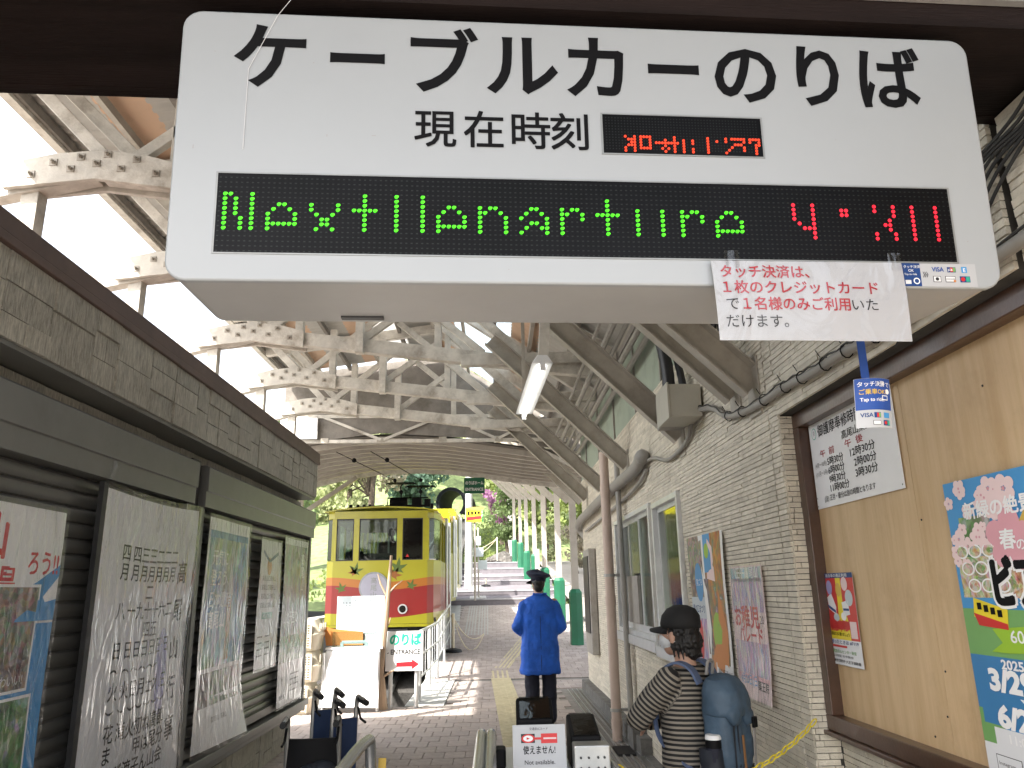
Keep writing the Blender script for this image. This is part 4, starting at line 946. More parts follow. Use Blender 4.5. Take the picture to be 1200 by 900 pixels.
s.text('t_white|e','2025.',.155,.535,.052,.03,lift=.004);s.text('t_white|e','3/29',.08,.445,.118,.05,lift=.004);s.poly('q_white|g',[(.215,.425),(.305,.425),(.26,.38)],.004);s.text('t_white|e','6/22',.125,.295,.118,.05,lift=.004) if False else s.text('t_white|e','6/22',.095,.30,.118,.05,lift=.004)
s.text('t_white|f','11:00▶17:00',.165,.262,.045,.02,lift=.004) if False else None
s.poly('q_leaf_print|g',[(0,.22),(.855,.22),(.855,.30),(0,.30)],.0016);s.text('t_white|f','11:00▶17:00',.125,.238,.05,.02,lift=.004)
s.rect('q_paper_white|h',0,0,.855,.205,.0014);s.rect('q_ink_grey|h',.05,.05,.17,.18,.002);s.rect('q_paper_white|i',.053,.053,.167,.177,.0024);s.rect('q_pink|h',.085,.075,.135,.125,.0028);s.rect('q_paper_white|j',.091,.081,.129,.119,.0032);s.text('t_ink','Instagram',.06,.14,.02,lift=.003);s.rect('q_ink|h',.21,.06,.27,.17,.002);s.text('t_ink_grey','高尾登山電鉄',.3,.1,.04,lift=.002)
s.prints(t)
# ================================================================ ROOF OVER THE CONCOURSE
def P2(x,z,y):return V((x,y,z))
CH=[(-4.3,4.02),(-3.24,4.30),(-2.69,4.36),(-2.15,4.27),(1.30,3.86)]
TR=[4.78,6.35,8.26,10.06,11.7]
names=['nearest white timber roof truss, left of the hanging sign','second white timber roof truss, its splice plate just left of the hanging sign','third white timber roof truss, first one fully below the hanging sign','fourth white timber roof truss, between the tube lamp and the white panel','fifth white timber roof truss, shaded, farthest before the steel lattice girder']
for ti,y in enumerate(TR):
    t=thing('roof_truss',(-2.69,y,4.2),names[ti],'roof truss','white timber trusses across the roof')
    def seg(nm,a,b,w,h,mt='white_timber',dy=0,par=t,bev=.006):
        g=MB();g.beam(P2(*a,y+dy),P2(*b,y+dy),w,h,(0,0,1) if abs(a[1]-b[1])<abs(a[0]-b[0])*3 else (0,1,0));return part(nm,g,M[mt],par,bev=bev)
    seg('bottom_chord',CH[0],(-2.72,4.36),.11,.16);seg('bottom_chord',(-2.66,4.355),CH[4],.11,.155)
    g=MB();pl=[(-3.30,4.19),(-2.69,4.255),(-2.12,4.175),(-2.12,4.365),(-2.40,4.445),(-2.69,4.475),(-2.98,4.45),(-3.30,4.38)]
    for sgn in (-1,1):
        q=MB();q.prism(pl,(0,y,0),(1,0,0),(0,0,1),(0,-1,0),sgn*.064,sgn*.10);sp=part('splice_plate',q,M['white_timber'],t,bev=.004)
    for k,(bx,bz) in enumerate(((-3.12,4.29),(-2.98,4.38),(-2.86,4.33),(-2.80,4.42),(-2.69,4.37),(-2.62,4.44),(-2.52,4.33),(-2.42,4.40),(-2.28,4.29))):
        if y>10.5 and k%1:continue
        b=MB();b.box(bx-.025,bx+.025,y-.106,y-.100,bz-.025,bz+.025);b.tube([(bx,y-.106,bz),(bx,y-.124,bz)],.014,6);b.tube([(bx,y-.128,bz),(bx,y-.140,bz)],.009,6)
        part('bolt',b,M['beige_steel'],t)
    seg('hanging_post',(-1.49,4.10),(-1.49,4.86),.09,.11,dy=-.075);seg('hanging_post',(-2.2,4.35),(-2.2,5.05),.09,.10,dy=.05)
    seg('post',(-3.15,2.99),(-3.15,4.22),.12,.11,dy=.02)
    seg('diagonal_brace',(-2.62,4.40),(-3.45,5.28),.06,.09,dy=-.03);seg('diagonal_brace',(-2.42,4.42),(-3.22,5.24),.06,.09,dy=.06)
    seg('diagonal_brace',(-2.55,4.42),(-1.55,5.25),.06,.085,dy=.03);seg('diagonal_brace',(-1.45,4.30),(-.72,4.85),.06,.08);seg('diagonal_brace',(-1.30,5.15),(-.1,4.12),.06,.08,dy=.04)
    seg('diagonal_brace',(-.9,5.30),(.52,3.92),.07,.11,dy=.06);seg('hanging_post',(-.62,4.12),(-.62,4.98),.08,.09,dy=.08)
    seg('rafter',(-3.62,5.26),(-.9,5.62),.10,.15,dy=.02);seg('rafter',(-.9,5.60),(1.35,4.08),.10,.15,dy=.02)
    seg('wall_rail',(-.35,4.00),(1.40,4.03),.10,.13,dy=-.06,mt='white_timber')
rf=thing('concourse_roof',(-1,8,5),'gabled concourse roof of pale corrugated sheets, boards and purlins on the white trusses','roof')
def corr(x0,z0,x1,z1,y0,y1,mt,nm='roof_sheet',amp=.012,pitch=.13):
    g=MB();n=max(2,int((y1-y0)/pitch)*4);a=V((x0,0,z0));b=V((x1,0,z1));nn=(b-a).cross(V((0,1,0))).normalized();vs=[]
    for j in range(n+1):
        y=y0+(y1-y0)*j/n;o=nn*amp*math.sin(2*PI*(j/4))
        for p in (a,b):vs.append(p+V((0,y,0))+o)
    g.add(vs,[(2*j,2*j+1,2*j+3,2*j+2) for j in range(n)]);return part(nm,g,M[mt],rf,smooth='full')
# alternating sheets running up the slopes
def lerp(a,b,t):return a+(b-a)*t
for i,(a,b,mt) in enumerate(((0,.17,'roof_grey'),(.165,.31,'roof_ply'),(.305,.50,'roof_grey'),(.495,.64,'roof_ply'),(.635,.81,'roof_pale'),(.805,1.01,'roof_grey'))):
    corr(lerp(-3.7,-.9,a),lerp(5.36,5.74,a),lerp(-3.7,-.9,b),lerp(5.36,5.74,b),1.9,13.3,mt,amp=.012 if mt!='roof_ply' else .0)
for i,(a,b,mt) in enumerate(((0,.13,'roof_ply'),(.125,.47,'roof_clear'),(.465,.61,'roof_ply'),(.605,1.0,'roof_grey'))):
    corr(lerp(-.9,1.6,a),lerp(5.74,4.06,a),lerp(-.9,1.6,b),lerp(5.74,4.06,b),1.9,13.3,mt,amp=.012 if mt!='roof_ply' else .0)
for k in range(6):
    t=k/5;g=MB();g.beam((lerp(-3.65,-.95,t),1.9,lerp(5.345,5.70,t)-.05),(lerp(-3.65,-.95,t),13.3,lerp(5.345,5.70,t)-.05),.05,.08);part('purlin',g,M['beige_steel' if k%2 else 'roof_board'],rf)
for k in range(1,6):
    t=k/5;g=MB();g.beam((lerp(-.9,1.45,t),1.9,lerp(5.70,4.14,t)-.05),(lerp(-.9,1.45,t),13.3,lerp(5.70,4.14,t)-.05),.05,.08);part('purlin',g,M['beige_steel' if k%2 else 'roof_board'],rf)
g=MB();g.box(-3.74,-3.66,1.9,13.3,5.22,5.38);part('eave_board',g,M['white_timber'],rf)
# gable infill at the far end (between the high and the low roof)
g=MB();g.prism([(-3.75,4.05),(-2,4.26),(0,4.12),(1.7,3.84),(1.7,4.1),(-.9,5.7),(-3.75,5.34)],(0,13.42,0),(1,0,0),(0,0,1),(0,-1,0),0,.02);part('gable_boarding',g,M['roof_board'],rf)
# lattice girder
lt=thing('lattice_girder',(-1.5,13.4,4.1),'slender pale steel lattice girder crossing behind the timber trusses','girder')
def lb(nm,a,b,w=.05,h=.06,mt='white_timber',y=13.4):
    g=MB();g.beam(P2(*a,y),P2(*b,y),w,h);return part(nm,g,M[mt],lt)
lb('top_chord',(-4.3,4.58),(.35,4.54));lb('bottom_chord',(-4.3,4.12),(.5,4.10));lb('top_chord',(.35,4.54),(1.7,3.66));lb('bottom_chord',(.5,4.10),(1.9,3.35));lb('top_chord',(.4,4.1),(1.3,4.08),y=13.36)
xs=[-3.1,-1.95,-1.85,-.75,-.65,.30]
for i,(a,b) in enumerate(((-3.05,-2.0),(-.9,-1.95),(-.85,.05),(.95,.1),(-3.15,-4.1))):
    lb('lattice_bar',(a,4.56),(b,4.13),.035,.045,y=13.37)
for x in (-3.0,-2.0,-.9,.1):
    g=MB();g.box(x-.07,x+.07,13.36,13.37,4.08,4.17);part('gusset',g,M['beige_steel'],lt)
g=MB();g.box(-3.78,-3.12,13.30,13.32,4.15,4.53);tag(part('board',g,M['white']),'blank white board fixed to the left end of the lattice girder','board')
# low curved roof over the cable car
lr=thing('low_roof',(-1.6,15.5,4),'low gently arched board roof over the front of the yellow cable car','roof')
AR=[(-5.2,3.62),(-4.4,3.78),(-3.3,4.04),(-2.5,4.15),(-1.7,4.17),(-.9,4.12),(-.1,4.01),(.6,3.90),(1.9,3.74)]
nb=0
for k in range(9):
    y=13.7+k*.42
    g=MB()
    for a,b in zip(AR,AR[1:]):g.beam((a[0],y,a[1]),(b[0]+.01,y,b[1]),.07,.10)
    part('purlin',g,M['post_grey'],lr)
g=MB();vs=[];
for a in AR:vs+=[(a[0],13.5,a[1]+.06),(a[0],17.0,a[1]+.06),(a[0],13.5,a[1]+.09),(a[0],17.0,a[1]+.09)]
g.add(vs,[f for i in range(len(AR)-1) for f in ((4*i,4*i+4,4*i+5,4*i+1),(4*i+2,4*i+3,4*i+7,4*i+6))]);part('roof_boards',g,M['roof_board'],lr)
g=MB()
for a,b in zip(AR,AR[1:]):g.beam((a[0],17.02,a[1]+.0),(b[0],17.02,b[1]+.0),.02,.20)
part('fascia',g,M['white_timber'],lr)
g=MB();g.beam((-4.2,16.7,3.15),(-3.0,16.7,3.95),.07,.09);part('knee_brace',g,M['beige_steel'],lr)
g=MB();g.beam((-4.2,16.75,-.1),(-4.2,16.75,3.8),.1,.1);part('post',g,M['post_grey'],lr)
for (x0,x1) in ((-3.6,-2.1),(-2.9,-1.55)):
    g=MB();g.tube([((x0+x1)/2,13.7,3.98),(x1,16.2,3.80)],.008,5);g.ell((x1,16.2,3.80),(.04,.04,.04),8,6);g.ell(((x0+x1)/2+.2,14.4,3.94),(.045,.045,.045),8,6);tag(part('overhead_wire',g,M['black']),'thin black overhead wire with insulators dipping towards the cable car roof, %s'%('left one' if x0<-3 else 'right one'),'wire')
# raking steel arms from the wall
ARM=[(4.0,1.44,2.50),(4.32,1.44,2.54),(5.65,1.44,2.56),(8.04,1.44,2.72),(9.95,1.44,2.72),(11.7,1.44,2.80)]
al=['nearest raking beige steel strut on the wall, half hidden by the paper notice','second raking beige strut, just behind the nearest one','third raking beige strut, ending beside the junction box','fourth raking beige strut, rising from above the window past the tube lamp','fifth raking beige strut, behind the top of the downpipe','sixth raking beige strut near the far end of the cream wall']
for i,(y,x,z) in enumerate(ARM):
    L_=1.45 if i>1 else 1.6
    t=thing('roof_strut',(x,y,z),al[i],'strut','raking steel struts on the wall')
    g=MB();a=V((x-.01,y,z+.05));b=a+V((-L_,0,L_*.98));g.beam(a,b,.012,.17,(1,0,1));part('web',g,M['beige_steel'],t)
    for k in (-1,1):
        g=MB();o_=V((1,0,1)).normalized()*k*.080;g.beam(a+o_+V((0,-.040,0)),b+o_+V((0,-.040,0)),.075,.01,(1,0,1));part('flange',g,M['beige_steel'],t)
    g=MB();g.box(x-.012,x+.0,y-.09,y+.09,z-.11,z+.21);part('wall_plate',g,M['beige_steel'],t)
# tube lamps
def tubelamp(a,b,label,dirn):
    t=thing('tube_lamp',a,label,'lamp','fluorescent tube lamps under the roof');a=V(a);b=V(b);d=(b-a).normalized();r=d.cross(V((0,0,1))).normalized();u=r.cross(d)
    g=MB();g.prism([(-.075,.0),(.075,.0),(.035,.06),(-.035,.06)],a,r,u,d,0,(b-a).length);part('housing',g,M['white'],t,bev=.004)
    g=MB();g.tube([a-u*.022+d*.03,b-u*.022-d*.03],.016,10);part('tube',g,M['tube_light'],t,smooth=True)
    for p in (a,b):
        g=MB();g.beam(p-u*.05,p+u*.0,.035,.03,d);part('socket',g,M['white'],t)
    return t,a,b
t,a,b=tubelamp((.35,5.05,3.02),(.275,6.55,3.0),'lit fluorescent tube lamp hanging under the roof just right of the middle',0)
g=MB();g.beam((.36,5.12,3.07),(.46,5.12,4.6),.07,.08);part('hanger',g,M['white_timber'],t)
g=MB();g.beam((.28,6.5,3.05),(.28,6.5,4.9),.03,.03);part('hanger',g,M['beige_steel'],t)
# ================================================================ PLATFORM CANOPY
COL=[(17.6,1.80,.30),(20.8,1.71,.60),(24.9,1.60,.98),(28.75,1.49,1.58),(32.9,1.37,1.90),(37.1,1.25,2.50),(42.5,1.10,2.98)]
pos=['nearest','second','third','fourth','fifth','sixth','farthest']
for i,(y,x,z) in enumerate(COL):
    fz=3.46+.12*(y-17.6);t=thing('canopy_column',(x,y,z),'%s canopy column with green padded foot along the platform'%pos[i],'column','canopy columns with green feet')
    g=MB();g.box(x-.075,x+.075,y-.075,y+.075,z,fz+.9);part('post',g,M['post_grey'],t)
    g=MB();g.rings([(x,y,z,.15,.15),(x,y,z+1.12,.15,.15),(x,y,z+1.2,.10,.10)],8,4);part('padding',g,M['green_wrap'],t)
    g=MB();g.chan((x-.07,y,fz),(x-1.62,y,fz+1.5),.09,.17,.014);part('arm',g,M['beige_steel'],t)
    g=MB();g.beam((x-1.6,y,fz+1.62),(x+.9,y,fz+.95),.08,.12);part('rafter',g,M['beige_steel'],t)
    if i<3:
        tubelamp((x-1.42,y-.1,fz+1.26),(x-1.45,y+1.1,fz+1.36),['first small lit tube lamp beyond the arched roof','second small lit tube lamp beyond the arched roof','third small lit tube lamp beyond the arched roof'][i],0)
# half-frames between the wall end and the first column
for y,nm in ((13.6,'raking strut just past the wall end under the canopy'),(15.6,'raking strut before the first green-footed column')):
    fz=3.46+.12*(y-17.6);x=1.9-.028*(y-13.6);t=thing('roof_strut',(x,y,fz),nm,'strut','raking steel struts on the wall')
    g=MB();g.chan((x-.05,y,fz),(x-1.62,y,fz+1.5),.09,.17,.014);part('arm',g,M['beige_steel'],t)
    if y>15:
        g=MB();g.box(x+.1,x+.2,y-.05,y+.05,.1,fz+.5);part('post',g,M['post_grey'],t)
cp=thing('platform_canopy',(1.2,28,5),'long sloping platform canopy of boards and purlins climbing beside the track','canopy')
for k in range(8):
    t=k/7;xo=-1.6+2.6*t;zo=1.70-.70*t
    g=MB();g.beam((1.9+xo,13.6,3.46+.12*(13.6-17.6)+zo),(1.05+xo,44,3.46+.12*(44-17.6)+zo),.05,.08);part('purlin',g,M['beige_steel'],cp)
    if k<7:
        t2=(k+.86)/7;xa=-1.6+2.6*t2;za=1.70-.70*t2+.05;g=MB()
        g.add([(1.9+xo,13.6,2.98+zo+.05),(1.9+xa,13.6,2.98+za),(1.05+xa,44,6.628+za),(1.05+xo,44,6.628+zo+.05)],[(0,1,2,3)]);g.add([(1.9+xo,13.6,2.98+zo+.07),(1.9+xa,13.6,2.98+za+.02),(1.05+xa,44,6.628+za+.02),(1.05+xo,44,6.628+zo+.07)],[(0,1,2,3)]);part('roof_board',g,M['roof_grey'],cp)
g=MB();g.box(1.60,1.83,12.75,12.95,2.40,2.72);sb=tag(part('switch_box',g,M['box_beige'],bev=.01),'pale grey switch box with round dial hanging past the end of the cream wall','box')
g=MB();g.tube([(1.7,12.749,2.56),(1.7,12.735,2.56)],.05,16);part('dial',g,M['ink_grey'],sb)
g=MB();g.box(1.28,1.42,24.6,24.75,2.0,2.75);g.tube([(1.35,24.6,2.0),(1.33,24.6,1.3)],.03,6);tag(part('switch_box',g,M['box_beige']),'small grey control box beside the third canopy column','box')
# hanging green sign
t=thing('platform_sign',(-.43,17,3.6),'green hanging platform sign with white Japanese text and the word ENTRANCE','sign')
g=MB();g.box(-.66,-.20,17,17.04,3.60,3.95);part('board',g,M['green_wrap'],t)
g=MB();g.tube([(-.60,17.02,3.95),(-.60,17.02,4.3)],.008,6);g.tube([(-.26,17.02,3.95),(-.26,17.02,4.3)],.008,6);part('rod',g,M['dark_metal'],t)
s=Sheet((-.66,17,3.6),(1,0,0),(0,0,1),(0,-1,0),.46,.35);s.text('t_white','のりばホーム',.03,.20,.09,.03,fit=.40,lift=.002);s.text('t_white','ENTRANCE',.03,.06,.09,.03,fit=.40,lift=.002);s.prints(t)
t=thing('car_picture_sign',(-.62,25,3.7),'small pole sign picturing a yellow and red cable car above the steps','sign')
g=MB();g.box(-.92,-.34,25,25.03,3.66,4.14);part('board',g,M['yellow'],t)
g=MB();g.tube([(-.63,25.08,1.2),(-.63,25.08,4.1)],.035,8);part('pole',g,M['post_grey'],t)
s=Sheet((-.92,25,3.66),(1,0,0),(0,0,1),(0,-1,0),.58,.48);s.rect('q_gold',.0,.32,.58,.48,.002);s.poly('q_yellow',[(.02,.42),(.5,.36),(.5,.1),(.02,.06)],.003);s.poly('q_red',[(.02,.16),(.5,.2),(.5,.1),(.02,.04)],.004);s.rect('p_photo_forest',.5,.0,.58,.4,.003)
for k in range(4):s.rect('q_ink',.06+.11*k,.22+.012*k,.13+.11*k,.34,.005)
s.prints(t)
t=thing('white_notice_post',(-.55,26.5,1.2),'white notices on a thin post behind the cable car picture sign','sign')
g=MB();g.tube([(-.55,26.5,1.2),(-.55,26.5,3.6)],.03,8);part('post',g,M['post_grey'],t)
for z0,x0,w_2 in ((3.0,-.68,.22),(2.62,-.72,.34),(2.2,-.55,.3)):
    g=MB();g.box(x0,x0+w_2,26.44,26.47,z0,z0+.30);part('notice',g,M['paper_bluewhite'],t)
g=MB();g.tube([(-1.0,30,1.2),(-.95,30,9)],[.16,.11],12);tag(part('utility_pole',g,M['pale_concrete'],smooth=True),'pale concrete utility pole beyond the end of the steps','pole')
g=MB();g.tube([(1.1,52,3.2),(1.1,52,14)],[.2,.12],10);g.beam((.3,52,8.2),(1.9,52,8.3),.15,.12);tag(part('utility_pole',g,M['pale_concrete'],smooth=True),'white pole with a crossarm far beyond the platform between green trees','pole')
# ================================================================ CABLE CAR
CY=15.8
cc=thing('cable_car',(-2.35,15.8,.6),'yellow and red cable car with maple leaves on its front waiting at the platform','cable car')
pl=[(-3.50,CY+.75),(-3.40,CY+.10),(-3.26,CY),(-1.36,CY),(-1.24,CY+.10),(-1.14,CY+.75)]   # plan of the nose, left to right
def nose(z0,z1,ins=0,par=cc,mt='livery',nm='lower_front'):
    g=MB();o_=[V((x*(1)+(ins if x<-2.3 else -ins),y+ins*.4,0)) for x,y in pl];i_=[V((x+(.05 if x<-2.3 else -.05),y+.05,0)) for x,y in pl]
    n=len(pl);vs=[p+V((0,0,z)) for z in (z0,z1) for p in o_]+[p+V((0,0,z)) for z in (z0,z1) for p in i_];fs=[]
    for k in range(n-1):fs+=[(k,k+1,n+k+1,n+k),(2*n+k,3*n+k,3*n+k+1,2*n+k+1),(n+k,n+k+1,3*n+k+1,3*n+k),(k,2*n+k,2*n+k+1,k+1)]
    g.add(vs,fs);return part(nm,g,M[mt],par)
nose(.90,2.13);nose(2.97,3.12,mt='car_yellow',nm='upper_front');nose(.84,.895,-.012,mt='car_yellow',nm='bumper_strip')
# window band pillars: (x0,x1) in the flat front, then the corner posts
for a,b in ((-3.30,-3.21),(-2.86,-2.75),(-1.98,-1.87),(-1.455,-1.33)):
    g=MB();g.box(a,b,CY-.002,CY+.05,2.131,2.969);part('pillar',g,M['car_yellow'],cc)
for (x,y) in ((-3.47,CY+.72),(-1.17,CY+.72)):
    g=MB();g.box(x-.03,x+.03,y-.04,y+.05,2.131,2.969);part('pillar',g,M['car_yellow'],cc)
def pane(a,b,mt,nm='window'):
    g=MB();g.box(a,b,CY+.018,CY+.026,2.145,2.955);o=part(nm,g,M[mt],cc)
    g=MB()
    for q in ((a,b,2.131,2.15),(a,b,2.945,2.969),(a,a+.016,2.15,2.945),(b-.016,b,2.15,2.945)):g.box(q[0],q[1],CY+.004,CY+.03,q[2],q[3])
    part('gasket',g,M['gasket'],o);return o
pane(-3.209,-2.861,'car_glass');pane(-2.749,-1.981,'car_glass');pane(-1.869,-1.456,'dark_glass')
g=MB();g.box(-1.86,-1.46,CY+.10,CY+.14,2.13,2.97);part('inner_door',g,M['black'],cc)
for (p,q) in ((pl[0],pl[1]),(pl[1],pl[2]),(pl[3],pl[4]),(pl[4],pl[5])):
    g=MB();g.beam((p[0]+.0,p[1]+.02,2.55),(q[0],q[1]+.02,2.55),.008,.80,(0,0,1));part('corner_window',g,M['car_glass'],cc)
g=MB();g.poly=None;g.add([(-1.73,CY-.003,2.19),(-1.80,CY-.003,2.19),(-1.765,CY-.003,2.25)],[(0,1,2)]);part('warning_triangle',g,M['red'],cc)
# roof
g=MB();arc=[(-3.46,3.12),(-3.2,3.17),(-2.8,3.20),(-2.3,3.22),(-1.8,3.20),(-1.42,3.17),(-1.16,3.12)]
g.loft([[V((x,y,z+.0+dz)) for x,z in arc]+[V((x,y,z-.03+dz)) for x,z in arc[::-1]] for y,dz in ((CY-.03,0),(CY+2.8,0))]);part('roof',g,M['car_yellow'],cc)
# stepped body behind: three sections climbing with the track
for k in range(3):
    y0=CY+.76+k*3.2;y1=y0+3.18;dz=.35*k;lw=MB();lw.box(-1.19,-1.14,y0,y1,.9+dz,2.13+dz);lw.box(-3.5,-3.45,y0,y1,.9+dz,2.13+dz);part('side_panel',lw,M['livery'] if k==0 else M['car_yellow'],cc)
    g=MB()
    for j in range(5):
        yy=y0+j*(3.1/4);g.box(-1.19,-1.135,yy,yy+.08,2.131+dz,2.97+dz);g.box(-3.5,-3.455,yy,yy+.08,2.131+dz,2.97+dz)
    part('window_pillar',g,M['car_yellow'],cc);tag_=M['car_glass']
    g=MB();g.box(-1.170,-1.164,y0+.09,y1-.08,2.14+dz,2.96+dz);g.box(-3.48,-3.474,y0+.09,y1-.08,2.14+dz,2.96+dz);part('side_window',g,M['car_glass'],cc)
    g=MB();g.box(-3.5,-1.14,y0,y1,2.971+dz,3.10+dz);g.box(-3.46,-1.18,y0+.0,y1,3.101+dz,3.19+dz) if k else None;part('roof_section',g,M['car_yellow'],cc)
    g=MB();g.box(-3.45,-1.2,y0-.6,y1,.92+dz,1.0+dz);part('car_floor',g,M['car_interior'],cc)
    if k:
        for j in range(3):
            for xx in (-3.2,-1.75):
                g=MB();g.box(xx,xx+.45,y0+.4+j,y0+.5+j,1.0+dz,1.9+dz);part('seat',g,M['seat_blue'],cc)
    for yy in (y0+1.0,y0+2.1):
        g=MB();g.tube([(-1.08,yy,1.0+dz),(-1.08,yy,3.1+dz)],.035,8);part('door_rail',g,M['alu'],cc,smooth=True)
g=MB();g.box(-3.45,-1.2,CY+.15,CY+.75,.92,.96);g.box(-2.75,-2.0,CY+.2,CY+.5,1.0,2.28);part('control_desk',g,M['car_interior'],cc)
g=MB();g.tube([(-2.62,CY+.35,2.28),(-2.62,CY+.35,2.5),(-2.42,CY+.35,2.5),(-2.42,CY+.35,2.28)],.015,8);g.tube([(-2.2,CY+.4,1.0),(-2.2,CY+.4,2.6)],.02,8);part('handrail',g,M['alu'],cc)
g=MB();g.box(-3.4,-1.25,CY+.1,CY+9,.2,.84);part('underframe',g,M['dark_pit'],cc)
g=MB();g.box(-2.15,-1.75,CY+.02,CY+.09,.55,.80);g.box(-2.0,-1.7,CY+.0,CY+.1,.845,.88);part('coupler_cover',g,M['dark_metal'],cc)
# emblem, lamp
g=MB();g.tube([(-2.42,CY-.001,1.61),(-2.42,CY-.05,1.61)],.295,40);em=part('round_emblem',g,M['alu_dull'],cc)
g=MB();g.tube([(-2.42,CY-.051,1.61),(-2.42,CY-.056,1.61)],.262,40);part('emblem_face',g,M['emblem_grey'],em)
s=Sheet((-2.72,CY-.057,1.31),(1,0,0),(0,0,1),(0,-1,0),.6,.6);s.vtext('t_alu_dull','高尾山',.3,.38,.13,.03,lift=.001);s.prints(em)
g=MB();g.tube([(-1.84,CY-.001,1.18),(-1.84,CY-.04,1.18)],.095,24);hl=part('headlight',g,M['alu'],cc)
g=MB();g.tube([(-1.84,CY-.041,1.18),(-1.84,CY-.046,1.18)],.068,24);part('lens',g,M['dark_glass'],hl)
def maple(u,v,r,a,mt):
    r*=1.15
    P=[]
    for k in range(5):
        b=a+R(-124+62*k)
        L_=r*(1 if k==2 else .92 if k in (1,3) else .66)
        P.append((u+.33*r*math.sin(b-R(31)),v+.33*r*math.cos(b-R(31))));P.append((u+L_*.5*math.sin(b-R(15)),v+L_*.5*math.cos(b-R(15))));P.append((u+L_*math.sin(b),v+L_*math.cos(b)));P.append((u+L_*.6*math.sin(b+R(15)),v+L_*.6*math.cos(b+R(15))))
    g=MB();g.add([(p[0],CY-.0035,p[1]) for p in P]+[(u,CY-.0035,v)],[(i,(i+1)%len(P),len(P)) for i in range(len(P))]);part('maple_leaf',g,M[mt],cc)
maple(-2.80,1.93,.16,.2,'leaf_dark');maple(-2.83,1.90,.12,-.5,'leaf_rust');maple(-3.07,1.58,.13,-.3,'leaf_dark');maple(-1.95,1.97,.20,.1,'leaf_dark');maple(-2.02,1.84,.16,.5,'leaf_rust');maple(-1.68,1.62,.13,.3,'leaf_dark')
# pantograph and roof gear
pg=MB();z=3.24
pg.box(-2.30,-1.35,CY+.45,CY+.52,z,z+.05);pg.box(-2.30,-1.35,CY+1.1,CY+1.17,z,z+.05);pt=part('pantograph_base',pg,M['black'],cc)
g=MB();g.tube([(-2.22,CY+.6,z+.12),(-1.85,CY+.6,z+.12)],.085,12);g.tube([(-2.26,CY+.5,z+.06),(-2.26,CY+.5,z+.2),(-1.4,CY+.5,z+.2),(-1.4,CY+.5,z+.06)],.015,6);g.box(-1.75,-1.55,CY+.55,CY+.8,z+.03,z+.20);g.tube([(-1.42,CY+.6,z+.05),(-1.42,CY+.6,z+.18)],.07,10);part('resistor',g,M['black'],pt)
for x0,h_ in ((-1.98,.50),(-1.56,.43)):
    g=MB();g.tube([(x0,CY+.6,z+.18),(x0-.02,CY+.6,z+h_-.04),(x0+.02,CY+.6,z+h_)],.016,8);g.ell((x0-.01,CY+.6,z+.34),(.045,.045,.045),8,6)
    g.tube([(x0-.34,CY+.6,z+h_+.01),(x0-.25,CY+.6,z+h_+.035),(x0+.25,CY+.6,z+h_+.035),(x0+.32,CY+.6,z+h_)],.014,6);g.tube([(x0-.3,CY+.75,z+h_+.03),(x0+.3,CY+.75,z+h_+.03)],.012,6);part('collector_arm',g,M['black'],pt)
for x in (-2.85,-2.72,-2.6,-3.0,-1.3):
    g=MB();g.tube([(x,CY+.3,z-.05),(x,CY+.3,z+.05)],[.035,.03],8);part('insulator',g,M['black'],pt)
g=MB();g.tube([(-3.05,CY+.3,z-.02),(-2.3,CY+.3,z+.03)],.01,5);g.box(-3.1,-2.1,CY+.25,CY+.28,z-.06,z-.03);part('roof_cable',g,M['black'],pt)

# ================================================================ BARRIER, SIGNS AND DISPLAYS AT THE TRACK END
# sloping handrail on the platform edge
hr=thing('handrail',(-1.09,11.6,0),'white metal handrail with two bars climbing along the platform edge beside the cable car','railing')
pst=[(11.6,0),(13.0,0),(14.4,.02),(15.8,.15),(17.2,.28)]
for k,(y,z) in enumerate(pst):
    x=-1.09+.045*k*.6;g=MB();g.tube([(x,y,z),(x,y,z+.95 if k<4 else z+1.2)],.024,10);part('post',g,M['alu'],hr,smooth=True)
for h_ in (.95,.62,.32):
    g=MB();g.tube([(-1.09+.027*k,y,z+h_) for k,(y,z) in enumerate(pst)],.022 if h_==.95 else .015,10);part('rail',g,M['alu'],hr,smooth=True)
for k in range(14):
    y=11.9+.38*k;z=ramp(y);g=MB();g.tube([(-1.08+.02*(y-11.6)/1.4,y,z+.32),(-1.08+.02*(y-11.6)/1.4,y,z+.93)],.009,6);part('baluster',g,M['alu'],hr)
# entrance sign
t=thing('entrance_sign',(-1.24,11,0),'white board reading のりば ENTRANCE with a red arrow on two grey posts','sign')
g=MB();g.box(-1.50,-.99,10.98,11.0,.47,.985);part('board',g,M['white'],t,bev=.004)
for x in (-1.43,-1.08):
    g=MB();g.tube([(x,11.03,0),(x,11.03,.95)],.028,12);part('post',g,M['alu'],t,smooth=True)
s=Sheet((-1.50,10.98,.47),(1,0,0),(0,0,1),(0,-1,0),.51,.515);s.text('t_ink_green','のりば',.06,.345,.165,.045,fit=.42);s.text('t_ink','ENTRANCE',.07,.215,.09,.02,fit=.40,lift=.003);s.poly('q_ink_crimson',[(.15,.055),(.36,.055),(.36,.02),(.46,.085),(.36,.15),(.36,.12),(.15,.11)],.0014)
s.poly('t_ink|b',[(.02,.225),(.04,.225),(.04,.245)]);s.prints(t)
